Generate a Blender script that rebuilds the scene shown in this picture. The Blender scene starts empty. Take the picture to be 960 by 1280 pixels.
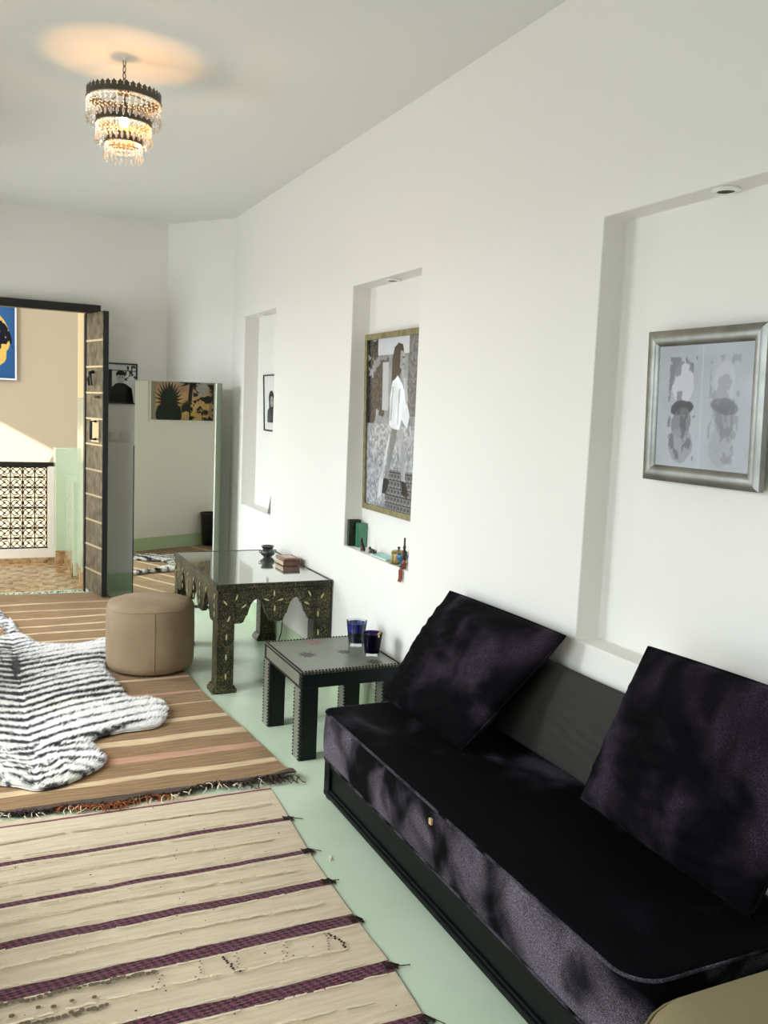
import bpy, bmesh, math, random
import numpy as np
from mathutils import Vector, Matrix
from mathutils.geometry import delaunay_2d_cdt
random.seed(7); rng = np.random.default_rng(7)
C = bpy.context.scene.collection
S = bpy.context.scene

# ---------------------------------------------------------------- camera
def cam_axes(yaw, pitch, roll):
    cy, sy, cp, sp, cr, sr = math.cos(yaw), math.sin(yaw), math.cos(pitch), math.sin(pitch), math.cos(roll), math.sin(roll)
    fwd = Vector((sy*cp, cy*cp, -sp)); right = Vector((cy, -sy, 0)); down = fwd.cross(right)
    return cr*right + sr*down, -sr*right + cr*down, fwd
cd = bpy.data.cameras.new('camera'); cam = bpy.data.objects.new('camera', cd); C.objects.link(cam)
r_, d_, f_ = cam_axes(.437107185, .112817238, -.0424515942)
cam.matrix_world = Matrix(((r_.x, -d_.x, -f_.x, 0), (r_.y, -d_.y, -f_.y, 0), (r_.z, -d_.z, -f_.z, 1.6), (0, 0, 0, 1)))
cd.sensor_fit = 'VERTICAL'; cd.sensor_height = 24; cd.lens = 1116.6/1280*24; cd.clip_start = .05
S.camera = cam

# ---------------------------------------------------------------- world, sun, daylight, exposure
w = bpy.data.worlds.new('sky'); S.world = w; w.use_nodes = True
bg = w.node_tree.nodes['Background']; bg.inputs[0].default_value = (.90, .94, 1, 1); bg.inputs[1].default_value = .8
def lamp(name, kind, energy, color, loc=(0, 0, 0), rot=None, size=None):
    l = bpy.data.lights.new(name, kind); l.energy = energy; l.color = color
    o = bpy.data.objects.new(name, l); C.objects.link(o); o.location = loc
    if rot is not None: o.rotation_euler = rot
    if size: l.shape = 'RECTANGLE'; l.size, l.size_y = size
    return o
sun = lamp('sun', 'SUN', 8.0, (1, .94, .84)); sun.data.angle = .01
sun.rotation_euler = Vector((-.35, .6, -.72)).to_track_quat('-Z', 'Y').to_euler()
# daylight of the left wall's windows (y range, z range, watts): sky light falling in from above, and light thrown back by the ground outside
WIN = [(3.3, 4.5, .12, 2.25, 215), (5.95, 7.2, .12, 2.25, 240), (.35, 2.0, .12, 2.25, 150)]  # the nearest window is made up, as fill for the near floor
for a, b, z0, z1, pw in WIN:
    lamp('sky_daylight', 'AREA', pw, (.97, .98, 1.035), (-2.3, (a+b)/2, 3.0), Vector((1, 0, -.62)).to_track_quat('-Z', 'Y').to_euler(), (b-a+.6, 2.2))
    lamp('ground_daylight', 'AREA', pw*.13, (.99, .975, .98), (-1.03, (a+b)/2, (z0+z1)/2), (0, -math.pi/2, 0), (z1-z0, b-a))
S.view_settings.view_transform = 'Standard'; S.view_settings.look = 'None'
S.view_settings.gamma = 1; S.view_settings.use_curve_mapping = False
S.view_settings.exposure = 0.56
S.cycles.max_bounces = 10; S.cycles.diffuse_bounces = 6; S.cycles.transparent_max_bounces = 16

# ---------------------------------------------------------------- materials
def L(r, g, b):
    f = lambda c: (c/255/12.92) if c/255 <= .04045 else ((c/255+.055)/1.055)**2.4
    return (f(r), f(g), f(b), 1)
def mat(name, col=(200, 200, 200), rough=.5, metal=0, bump=None, var=None, coat=0, sheen=0, sheen_tint=None, spec=None, trans=0, ior=None, emit=None):
    """bump=(scale,strength[,distance]); var=(scale, rgb2, lo, hi) mixes a second colour by noise"""
    m = bpy.data.materials.new(name); m.use_nodes = True; n = m.node_tree.nodes; k = m.node_tree.links
    p = n['Principled BSDF']; p.inputs['Base Color'].default_value = L(*col); p.inputs['Roughness'].default_value = rough; p.inputs['Metallic'].default_value = metal
    if coat: p.inputs['Coat Weight'].default_value = coat; p.inputs['Coat Roughness'].default_value = .08
    if sheen: p.inputs['Sheen Weight'].default_value = sheen; p.inputs['Sheen Roughness'].default_value = .35
    if sheen_tint: p.inputs['Sheen Tint'].default_value = L(*sheen_tint)
    if spec is not None: p.inputs['Specular IOR Level'].default_value = spec
    if trans: p.inputs['Transmission Weight'].default_value = trans
    if ior: p.inputs['IOR'].default_value = ior
    if emit: p.inputs['Emission Color'].default_value = L(*emit[:3]); p.inputs['Emission Strength'].default_value = emit[3]
    tc = n.new('ShaderNodeTexCoord')
    if var:
        t = n.new('ShaderNodeTexNoise'); t.inputs['Scale'].default_value = var[0]; t.inputs['Detail'].default_value = 5
        k.new(tc.outputs['Object'], t.inputs['Vector'])
        r = n.new('ShaderNodeValToRGB'); e = r.color_ramp.elements
        e[0].position = var[2]; e[0].color = L(*col); e[1].position = var[3]; e[1].color = L(*var[1])
        k.new(t.outputs['Fac'], r.inputs[0]); k.new(r.outputs[0], p.inputs['Base Color'])
    if bump:
        t = n.new('ShaderNodeTexNoise'); t.inputs['Scale'].default_value = bump[0]; t.inputs['Detail'].default_value = 6
        k.new(tc.outputs['Object'], t.inputs['Vector'])
        b = n.new('ShaderNodeBump'); b.inputs['Strength'].default_value = bump[1]; b.inputs['Distance'].default_value = bump[2] if len(bump) > 2 else .01
        k.new(t.outputs['Fac'], b.inputs['Height']); k.new(b.outputs[0], p.inputs['Normal'])
    return m
def nodes(m): return m.node_tree.nodes, m.node_tree.links, m.node_tree.nodes['Principled BSDF']

M = {}
M['wall'] = mat('white_plaster', (232, 230, 225), .75, bump=(9, .12, .01))
M['ceiling'] = mat('ceiling_plaster', (222, 223, 219), .85, bump=(6, .08, .01))
M['mint'] = mat('mint_floor_paint', (204, 218, 194), .2, var=(2.5, (194, 210, 184), .35, .7), bump=(5, .05, .01))
M['mint_skirt'] = mat('green_skirting_paint', (180, 198, 164), .3)
M['black_wood'] = mat('black_painted_wood', (14, 13, 14), .45, bump=(30, .1, .003))
M['sofa_wood'] = mat('black_green_lacquer', (6, 11, 10), .5, spec=.12, bump=(20, .06, .003))
M['zinc'] = mat('weathered_zinc', (132, 126, 108), .45, .6, bump=(40, .3, .004), var=(14, (76, 72, 62), .35, .7))
M['strip'] = mat('bright_metal_strip', (214, 204, 180), .3, .8)
M['iron'] = mat('black_iron', (12, 11, 12), .5)
M['silver'] = mat('brushed_silver_frame', (150, 152, 148), .38, .85, var=(9, (118, 119, 114), .35, .7), bump=(60, .08, .002))
M['gold'] = mat('antique_gold_frame', (150, 142, 104), .4, .6, var=(30, (110, 104, 72), .35, .7))
M['black_frame'] = mat('black_frame', (16, 15, 15), .35)
M['white_frame'] = mat('white_frame', (225, 225, 220), .35)
M['mirror_glass'] = mat('mirror_glass', (236, 240, 230), .012, 1.0)
M['mirror_edge'] = mat('pale_green_mirror_edge', (146, 156, 134), .22, .1)
M['white_edge'] = mat('white_bevel_strip', (240, 242, 236), .2)
M['beige_linen'] = mat('taupe_linen', (158, 136, 109), .85, bump=(220, .35, .003), var=(5, (142, 120, 95), .35, .7))
M['tan'] = mat('tan_cotton', (128, 116, 84), .85, bump=(140, .3, .004))
M['grey_cotton'] = mat('charcoal_cotton', (43, 42, 37), .9, bump=(150, .2, .003))
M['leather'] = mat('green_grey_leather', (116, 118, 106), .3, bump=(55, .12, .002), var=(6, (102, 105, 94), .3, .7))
M['leather_shaded'] = mat('shaded_green_leather', (14, 23, 22), .45, spec=.3, bump=(55, .12, .002))  # shaded copy of the leather, painted dark on front and leg faces
M['nail'] = mat('bronze_nailhead', (34, 27, 20), .4, .5)
M['motif'] = mat('stamped_leather_red', (128, 98, 90), .45); M['motif_dark'] = mat('stamped_leather_brown', (66, 66, 58), .45)
M['bone'] = mat('camel_bone_inlay', (206, 200, 150), .4)
M['table_glass'] = mat('grey_table_glass', (150, 156, 148), .03, .75, coat=1)
M['ceramic'] = mat('dark_glazed_ceramic', (38, 38, 36), .15, .4, coat=1)
M['box_wood'] = mat('reddish_box_wood', (124, 84, 66), .35, var=(18, (92, 56, 44), .35, .65))
M['box_light'] = mat('pale_box_inlay', (196, 166, 138), .4)
M['brass'] = mat('aged_brass', (168, 150, 100), .3, .9, bump=(30, .1, .003))
M['teal_glass'] = mat('green_glass_cover', (64, 128, 98), .2, coat=.5)
M['dark_cover'] = mat('dark_olive_cover', (52, 58, 44), .4, var=(40, (30, 34, 26), .4, .6))
M['pale_teal'] = mat('pale_teal_cover', (150, 206, 204), .4)
M['blue_glaze'] = mat('turquoise_blue_glaze', (18, 98, 140), .15, coat=1)
M['red_wood'] = mat('red_brown_wood', (140, 74, 48), .4); M['dark_wood'] = mat('dark_turned_wood', (58, 34, 24), .4)
M['plastic'] = mat('white_switch_plastic', (222, 220, 212), .35)
M['bin'] = mat('black_bin_plastic', (16, 18, 20), .35)
M['beige_wall'] = mat('beige_patio_plaster', (180, 166, 138), .85, bump=(8, .1, .01))
M['patio_white'] = mat('patio_limewash', (236, 230, 218), .8)
M['gloss_green'] = mat('glossy_pale_green_plaster', (196, 210, 182), .14, coat=.3, bump=(3, .15, .02))
M['patio_tile'] = mat('patio_tile', (166, 138, 100), .25)
M['pale_yellow'] = mat('pale_yellow_plaster', (228, 208, 160), .8)
M['antique'] = mat('antique_chandelier_metal', (92, 86, 72), .5, .5)
M['tag'] = mat('tan_tag', (190, 160, 120), .7)
M['yarn_cream'] = mat('cream_yarn', (226, 214, 188), .95); M['yarn_orange'] = mat('rust_yarn', (150, 82, 36), .95); M['yarn_brown'] = mat('dark_brown_yarn', (52, 36, 28), .95)
M['sequin'] = mat('tarnished_sequin', (120, 112, 92), .35, .7)
M['dark_hole'] = mat('lamp_interior', (40, 38, 34), .4, .6)

def clear_glass(name, tint, gloss=.12, rough=.03):
    m = bpy.data.materials.new(name); m.use_nodes = True; n, k = m.node_tree.nodes, m.node_tree.links
    n.remove(n['Principled BSDF']); out = n['Material Output']
    t = n.new('ShaderNodeBsdfTransparent'); t.inputs[0].default_value = L(*tint); g = n.new('ShaderNodeBsdfGlossy'); g.inputs['Roughness'].default_value = rough
    fr = n.new('ShaderNodeLayerWeight'); fr.inputs['Blend'].default_value = gloss
    x = n.new('ShaderNodeMixShader'); k.new(fr.outputs['Fresnel'], x.inputs[0]); k.new(t.outputs[0], x.inputs[1]); k.new(g.outputs[0], x.inputs[2]); k.new(x.outputs[0], out.inputs[0])
    return m
M['clear'] = clear_glass('clear_glass', (240, 244, 244)); M['blue_tumbler'] = clear_glass('cobalt_glass', (60, 66, 190), .2); M['purple_tumbler'] = clear_glass('violet_glass', (120, 92, 150), .2)
M['blue_deep'] = mat('deep_cobalt', (12, 12, 74), .08, coat=1); M['blue_black'] = mat('near_black_cobalt', (8, 7, 26), .08, coat=1)
M['blue_mid'] = mat('mid_cobalt', (24, 32, 112), .08, coat=1); M['violet'] = mat('deep_violet', (44, 30, 66), .08, coat=1)
def crystal():
    m = bpy.data.materials.new('crystal_drop'); m.use_nodes = True; n, k = m.node_tree.nodes, m.node_tree.links
    n.remove(n['Principled BSDF']); out = n['Material Output']
    a = n.new('ShaderNodeBsdfTranslucent'); a.inputs[0].default_value = (.95, .93, .88, 1); g = n.new('ShaderNodeBsdfGlossy'); g.inputs['Roughness'].default_value = .08
    t = n.new('ShaderNodeBsdfTransparent'); x = n.new('ShaderNodeMixShader'); x.inputs[0].default_value = .4; y = n.new('ShaderNodeMixShader'); y.inputs[0].default_value = .45
    k.new(a.outputs[0], x.inputs[1]); k.new(g.outputs[0], x.inputs[2]); k.new(x.outputs[0], y.inputs[1]); k.new(t.outputs[0], y.inputs[2]); k.new(y.outputs[0], out.inputs[0])
    return m
M['crystal'] = crystal()
M['bulb'] = mat('glowing_bulb', (255, 220, 160), .3, emit=(255, 186, 112, 180))

def velvet(name, nap, lo, hi, scale):
    """black pile with brushed areas where the nap lies the other way and its silvery violet sheen and glitter are painted into the base colour"""
    m = mat(name, (6, 5, 8), .85, sheen=.2, spec=.06, sheen_tint=(200, 185, 210)); n, k, p = nodes(m); tc = n.new('ShaderNodeTexCoord')
    def noise(sc, det, dist=0):
        t = n.new('ShaderNodeTexNoise'); t.inputs['Scale'].default_value = sc; t.inputs['Detail'].default_value = det; t.inputs['Distortion'].default_value = dist; k.new(tc.outputs['Object'], t.inputs['Vector']); return t.outputs['Fac']
    def ramp(f, a, b_):
        r = n.new('ShaderNodeMapRange'); r.inputs['From Min'].default_value = a; r.inputs['From Max'].default_value = b_; r.interpolation_type = 'SMOOTHSTEP'; k.new(f, r.inputs['Value']); return r.outputs[0]
    def mul(a, b_, op='MULTIPLY'):
        q = n.new('ShaderNodeMath'); q.operation = op; k.new(a, q.inputs[0])
        if isinstance(b_, float): q.inputs[1].default_value = b_
        else: k.new(b_, q.inputs[1])
        return q.outputs[0]
    fine = noise(330, 2); f = mul(ramp(noise(scale, 3, .5), lo, hi), mul(ramp(fine, .30, .72), .25, 'MAXIMUM'))
    mx = n.new('ShaderNodeMix'); mx.data_type = 'RGBA'; k.new(f, mx.inputs[0]); mx.inputs[6].default_value = L(6, 5, 8); mx.inputs[7].default_value = L(*nap); k.new(mx.outputs[2], p.inputs['Base Color'])
    k.new(mul(f, .4), p.inputs['Sheen Weight'])
    b = n.new('ShaderNodeBump'); b.inputs['Strength'].default_value = .5; b.inputs['Distance'].default_value = .003; k.new(fine, b.inputs['Height']); k.new(b.outputs[0], p.inputs['Normal'])
    return m
M['velvet'] = velvet('crushed_black_velvet', (124, 115, 127), .38, .68, 4.2)  # sofa front: sheen of the side facing the windows is in the colour
M['velvet_top'] = velvet('black_velvet_top', (24, 22, 27), .55, .75, 3)  # same velvet for the top, with the painted sheen nearly left out
M['velvet_pipe'] = velvet('velvet_piping', (98, 91, 102), .34, .62, 9)  # paler than the cover, so the seam highlight sits in the colour
M['velvet_pillow'] = velvet('aubergine_velvet', (66, 56, 70), .45, .72, 3.6)

def carved():
    m = mat('carved_painted_wood', (34, 36, 26), .42, .25); n, k, p = nodes(m)
    tc = n.new('ShaderNodeTexCoord'); v = n.new('ShaderNodeTexVoronoi'); v.inputs['Scale'].default_value = 55; v.feature = 'DISTANCE_TO_EDGE'
    wv = n.new('ShaderNodeTexNoise'); wv.inputs['Scale'].default_value = 70; wv.inputs['Detail'].default_value = 4; wv.inputs['Distortion'].default_value = 2.5
    k.new(tc.outputs['Object'], v.inputs['Vector']); k.new(tc.outputs['Object'], wv.inputs['Vector'])
    r = n.new('ShaderNodeValToRGB'); e = r.color_ramp.elements; e[0].position = .44; e[0].color = L(12, 12, 9); e[1].position = .68; e[1].color = L(142, 130, 78)
    q = e.new(.54); q.color = L(52, 52, 34)
    lg = n.new('ShaderNodeTexNoise'); lg.inputs['Scale'].default_value = 7; lg.inputs['Detail'].default_value = 3; k.new(tc.outputs['Object'], lg.inputs['Vector'])
    ml = n.new('ShaderNodeMath'); ml.operation = 'MULTIPLY_ADD'; ml.inputs[1].default_value = .30; k.new(lg.outputs['Fac'], ml.inputs[0]); k.new(wv.outputs['Fac'], ml.inputs[2]); ms = n.new('ShaderNodeMath'); ms.operation = 'SUBTRACT'; ms.inputs[1].default_value = .15; k.new(ml.outputs[0], ms.inputs[0])
    k.new(ms.outputs[0], r.inputs[0]); k.new(r.outputs[0], p.inputs['Base Color'])
    b = n.new('ShaderNodeBump'); b.inputs['Strength'].default_value = .9; b.inputs['Distance'].default_value = .006; k.new(wv.outputs['Fac'], b.inputs['Height'])
    b2 = n.new('ShaderNodeBump'); b2.inputs['Strength'].default_value = .5; b2.inputs['Distance'].default_value = .004; k.new(v.outputs['Distance'], b2.inputs['Height']); k.new(b.outputs[0], b2.inputs['Normal'])
    k.new(b2.outputs[0], p.inputs['Normal'])
    return m
M['carved'] = carved()

def tile_mat():
    m = M['patio_tile']; n, k, p = nodes(m); tc = n.new('ShaderNodeTexCoord'); v = n.new('ShaderNodeTexVoronoi'); v.inputs['Scale'].default_value = 26; v.distance = 'CHEBYCHEV'; v.inputs['Randomness'].default_value = .45
    c = n.new('ShaderNodeTexChecker'); c.inputs['Scale'].default_value = 9; k.new(tc.outputs['Object'], c.inputs['Vector']); k.new(tc.outputs['Object'], v.inputs['Vector'])
    r = n.new('ShaderNodeValToRGB'); e = r.color_ramp.elements; e[0].color = L(92, 66, 42); e[1].color = L(206, 180, 138); q = e.new(.4); q.color = L(168, 134, 92)
    x = n.new('ShaderNodeMix'); x.data_type = 'FLOAT'; x.inputs[0].default_value = .25; k.new(v.outputs['Color'], x.inputs[2]); k.new(c.outputs['Fac'], x.inputs[3])
    k.new(x.outputs[0], r.inputs[0]); k.new(r.outputs[0], p.inputs['Base Color'])
tile_mat()

def striped(name, bands, base, y0, y1, distort, weave, base2):
    """stripes across Y: bands=[(y, halfwidth, rgb)] ascending, woven yarn relief"""
    m = mat(name, base, .95, sheen=.15); n, k, p = nodes(m); tc = n.new('ShaderNodeTexCoord'); sx = n.new('ShaderNodeSeparateXYZ'); k.new(tc.outputs['Object'], sx.inputs[0])
    nz = n.new('ShaderNodeTexNoise'); nz.inputs['Scale'].default_value = 3.5; nz.inputs['Detail'].default_value = 4; k.new(tc.outputs['Object'], nz.inputs['Vector'])
    ma = n.new('ShaderNodeMath'); ma.operation = 'MULTIPLY_ADD'; ma.inputs[1].default_value = distort; ma.inputs[2].default_value = -distort/2; k.new(nz.outputs['Fac'], ma.inputs[0])
    ad = n.new('ShaderNodeMath'); k.new(sx.outputs['Y'], ad.inputs[0]); k.new(ma.outputs[0], ad.inputs[1])
    mr = n.new('ShaderNodeMapRange'); mr.inputs['From Min'].default_value = y0; mr.inputs['From Max'].default_value = y1; k.new(ad.outputs[0], mr.inputs['Value'])
    r = n.new('ShaderNodeValToRGB'); r.color_ramp.interpolation = 'CONSTANT'; e = r.color_ramp.elements
    e[0].position = 0; e[0].color = L(*base); T = lambda y: (y-y0)/(y1-y0)
    first = True
    for y, h, c in bands:
        if first: q = e[1]; q.position = T(y-h); first = False
        else: q = e.new(T(y-h))
        q.color = L(*c); q = e.new(T(y+h)); q.color = L(*base)
    k.new(mr.outputs[0], r.inputs[0])
    n2 = n.new('ShaderNodeTexNoise'); n2.inputs['Scale'].default_value = 1; n2.inputs['Detail'].default_value = 5
    mp = n.new('ShaderNodeMapping'); mp.inputs['Scale'].default_value = (6, 60, 1); k.new(tc.outputs['Object'], mp.inputs[0]); k.new(mp.outputs[0], n2.inputs['Vector'])
    mx = n.new('ShaderNodeMix'); mx.data_type = 'RGBA'; mx.blend_type = 'MULTIPLY'; mx.inputs[0].default_value = weave
    r2 = n.new('ShaderNodeValToRGB'); r2.color_ramp.elements[0].position = .3; r2.color_ramp.elements[0].color = L(*base2); r2.color_ramp.elements[1].position = .62; r2.color_ramp.elements[1].color = (1, 1, 1, 1)
    k.new(n2.outputs['Fac'], r2.inputs[0]); k.new(r.outputs[0], mx.inputs[6]); k.new(r2.outputs[0], mx.inputs[7]); k.new(mx.outputs[2], p.inputs['Base Color'])
    n3 = n.new('ShaderNodeTexNoise'); n3.inputs['Scale'].default_value = 1; n3.inputs['Detail'].default_value = 3
    mp3 = n.new('ShaderNodeMapping'); mp3.inputs['Scale'].default_value = (60, 190, 1); k.new(tc.outputs['Object'], mp3.inputs[0]); k.new(mp3.outputs[0], n3.inputs['Vector'])
    b = n.new('ShaderNodeBump'); b.inputs['Strength'].default_value = .7; b.inputs['Distance'].default_value = .006; k.new(n3.outputs['Fac'], b.inputs['Height'])
    b2 = n.new('ShaderNodeBump'); b2.inputs['Strength'].default_value = .5; b2.inputs['Distance'].default_value = .02; k.new(n2.outputs['Fac'], b2.inputs['Height']); k.new(b.outputs[0], b2.inputs['Normal'])
    k.new(b2.outputs[0], p.inputs['Normal'])
    return m, mx, p, tc

# ---------------------------------------------------------------- mesh helpers (world coordinates)
class MB:
    def __init__(s): s.v = []; s.f = []
    def add(s, vs, fs):
        o = len(s.v); s.v += [tuple(x) for x in vs]; s.f += [tuple(i+o for i in f) for f in fs]; return s
    def box(s, x0, x1, y0, y1, z0, z1):
        return s.add([(x, y, z) for z in (z0, z1) for y in (y0, y1) for x in (x0, x1)], [(0, 2, 3, 1), (4, 5, 7, 6), (0, 1, 5, 4), (2, 6, 7, 3), (0, 4, 6, 2), (1, 3, 7, 5)])
    def hexa(s, q): return s.add(q, [(3, 2, 1, 0), (4, 5, 6, 7), (0, 1, 5, 4), (1, 2, 6, 5), (2, 3, 7, 6), (3, 0, 4, 7)])
    def prism(s, pts, fn, d0, d1):
        """pts 2-D polygon, fn(u,v,d)->xyz"""
        n = len(pts); return s.add([fn(u, v, d) for d in (d0, d1) for u, v in pts], [tuple(range(n-1, -1, -1)), tuple(range(n, 2*n))]+[(i, (i+1) % n, n+(i+1) % n, n+i) for i in range(n)])
    def tube(s, pts, r, seg=6, closed=False):
        pts = [Vector(p) for p in pts]; n = len(pts); rr = r if isinstance(r, (list, tuple)) else [r]*n; vs = []
        for i, p in enumerate(pts):
            a = pts[i-1] if (i > 0 or closed) else p; b = pts[(i+1) % n] if (i < n-1 or closed) else p
            t = (b-a).normalized() if (b-a).length > 1e-9 else Vector((0, 0, 1)); u = t.orthogonal().normalized() if abs(t.z) > .95 else t.cross(Vector((0, 0, 1))).normalized(); v = t.cross(u)
            vs += [p+rr[i]*(math.cos(j*math.tau/seg)*u+math.sin(j*math.tau/seg)*v) for j in range(seg)]
        fs = [(i*seg+j, i*seg+(j+1) % seg, ((i+1) % n)*seg+(j+1) % seg, ((i+1) % n)*seg+j) for i in range(n if closed else n-1) for j in range(seg)]
        if not closed: fs += [tuple(range(seg-1, -1, -1)), tuple((n-1)*seg+j for j in range(seg))]
        return s.add(vs, fs)
    def lathe(s, prof, c=(0, 0, 0), seg=32, axis=None):
        """prof [(r,z)]; r=0 ends are closed by fans"""
        vs = []; n = len(prof)
        for r, z in prof: vs += [(c[0]+r*math.cos(j*math.tau/seg), c[1]+r*math.sin(j*math.tau/seg), c[2]+z) for j in range(seg)]
        fs = [(i*seg+j, i*seg+(j+1) % seg, (i+1)*seg+(j+1) % seg, (i+1)*seg+j) for i in range(n-1) for j in range(seg)]
        ring = prof[0] == prof[-1]
        if prof[0][0] > 1e-6 and not ring: fs.append(tuple(range(seg-1, -1, -1)))
        if prof[-1][0] > 1e-6 and not ring: fs.append(tuple((n-1)*seg+j for j in range(seg)))
        return s.add(vs, fs)
    def octa(s, c, a, b=None):
        b = b or a; x, y, z = c
        return s.add([(x+a, y, z), (x, y+a, z), (x-a, y, z), (x, y-a, z), (x, y, z+b), (x, y, z-b)], [(0, 1, 4), (1, 2, 4), (2, 3, 4), (3, 0, 4), (1, 0, 5), (2, 1, 5), (3, 2, 5), (0, 3, 5)])
    def mesh(s, name, m, smooth=False, sharp=None):
        me = bpy.data.meshes.new(name); me.from_pydata(s.v, [], s.f)
        for x in (m if isinstance(m, list) else [m]): me.materials.append(x)
        bm = bmesh.new(); bm.from_mesh(me); bmesh.ops.remove_doubles(bm, verts=bm.verts, dist=1e-5); bmesh.ops.recalc_face_normals(bm, faces=bm.faces)
        if smooth:
            for f in bm.faces: f.smooth = True
            for e in bm.edges:
                if len(e.link_faces) == 2 and e.calc_face_angle(0) > (sharp or .7): e.smooth = False
        bm.to_mesh(me); bm.free(); return me
    def obj(s, name, m, parent=None, smooth=False, bevel=0, kind=None, label=None, sharp=None, seg=2):
        o = bpy.data.objects.new(name, s.mesh(name, m, smooth, sharp)); C.objects.link(o)
        if parent is not None: adopt(o, parent)
        if bevel:
            b = o.modifiers.new('bevel', 'BEVEL'); b.width = bevel; b.segments = seg; b.limit_method = 'ANGLE'; b.angle_limit = .6
        if kind: o['kind'] = kind
        if label: o['label'] = label
        return o
def adopt(o, parent):
    o.parent = parent
    if parent.parent is None: o.matrix_parent_inverse = Matrix.Translation(-parent.location)   # parts keep world coordinates
def inst(name, me, parent, loc, rot=(0, 0, 0), scale=(1, 1, 1)):
    o = bpy.data.objects.new(name, me); C.objects.link(o); adopt(o, parent); o.location = loc; o.rotation_euler = rot; o.scale = scale; return o
def thing(name, loc, label, cat, group=None):
    o = bpy.data.objects.new(name, None); C.objects.link(o); o.location = loc; o.empty_display_size = .1
    return tag(o, label, cat, group)
def tag(o, label, cat, group=None):
    o['label'] = label; o['category'] = cat
    if group: o['group'] = group
    return o
def struct(o): o['kind'] = 'structure'; return o
def grp(name, loc=(0, 0, 0)):
    o = bpy.data.objects.new(name, None); C.objects.link(o); o.location = loc; o['kind'] = 'structure'; o.empty_display_size = .1; return o

def hash2(ix, iy, s): return (np.sin(ix*127.1+iy*311.7+s*74.7)*43758.5453) % 1
def vnoise(x, y, s=0):
    x = np.asarray(x, float); y = np.asarray(y, float); ix = np.floor(x); iy = np.floor(y); fx = x-ix; fy = y-iy; fx = fx*fx*(3-2*fx); fy = fy*fy*(3-2*fy)
    a, b, c, d = hash2(ix, iy, s), hash2(ix+1, iy, s), hash2(ix, iy+1, s), hash2(ix+1, iy+1, s)
    return a*(1-fx)*(1-fy)+b*fx*(1-fy)+c*(1-fx)*fy+d*fx*fy
def fbm(x, y, s=0, o=4): return sum(vnoise(np.asarray(x)*2**i, np.asarray(y)*2**i, s+i)*.5**i for i in range(o))/(2-2*.5**o)

# ---------------------------------------------------------------- room shell
XW, HC, YB, XL, YR = 1.909, 3.05, 7.65, -.87, -1.5
DX0, DX1, DZ = -.16, .868, 2.275
NICHE = [(1.60, 2.466, 2.008), (3.789, 4.605, 2.018), (5.965, 6.72, 2.022)]; NZ0, NZ1 = .837, 2.266
struct(MB().box(XL-.12, XW+.12, YR-.1, YB+.1, -.1, 0).obj('floor', M['mint']))
struct(MB().box(XL-.12, XW+.3, YR-.1, YB+.1, HC, HC+.12).obj('ceiling', M['ceiling']))
def wall_right():
    b = MB(); ys = sorted([YR, 7.06]+[y for n in NICHE for y in n[:2]]); zs = [0, NZ0, NZ1, HC]
    ops = {(n[0], n[1]): n[2] for n in NICHE}
    for i in range(len(ys)-1):
        for j in range(3):
            y0, y1, z0, z1 = ys[i], ys[i+1], zs[j], zs[j+1]
            if j == 1 and (y0, y1) in ops:
                xb = ops[(y0, y1)]
                b.add([(XW, y0, z0), (XW, y1, z0), (XW, y1, z1), (XW, y0, z1), (xb, y0, z0), (xb, y1, z0), (xb, y1, z1), (xb, y0, z1)], [(0, 1, 5, 4), (1, 2, 6, 5), (2, 3, 7, 6), (3, 0, 4, 7), (4, 5, 6, 7)])
            else: b.add([(XW, y0, z0), (XW, y1, z0), (XW, y1, z1), (XW, y0, z1)], [(0, 1, 2, 3)])
    return struct(b.obj('wall_right', M['wall'], bevel=.005))
wall_right()
b = MB(); b.box(XL-.1, DX0, YB, YB+.1, 0, HC); b.box(DX0, DX1, YB, YB+.1, DZ+.02, HC); b.box(DX1, 1.62, YB, YB+.1, 0, HC); struct(b.obj('wall_back', M['wall']))
def slab(a, c, z0, z1, t):
    a = Vector((*a, 0)); c = Vector((*c, 0)); d = (c-a).normalized(); n = Vector((d.y, -d.x, 0))*t
    return MB().hexa([(*p.xy, z) for z in (z0, z1) for p in (a, c, c+n, a+n)])
struct(slab((1.5, YB+.01), (XW+.005, 7.05), 0, HC, -.1).obj('wall_corner', M['wall']))
b = MB(); ys = [YR]+[v for q in sorted(WIN) for v in q[:2]]+[YB+.1]
for i in range(0, len(ys), 2): b.box(XL-.12, XL, ys[i], ys[i+1], 0, HC)
for a, c, z0, z1, _ in WIN: b.box(XL-.12, XL, a, c, z1, HC); b.box(XL-.12, XL, a, c, 0, z0)
struct(b.obj('wall_left', M['wall']))
struct(MB().box(XL-.12, XW+.12, YR-.1, YR, 0, HC).obj('wall_rear', M['wall']))
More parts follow.
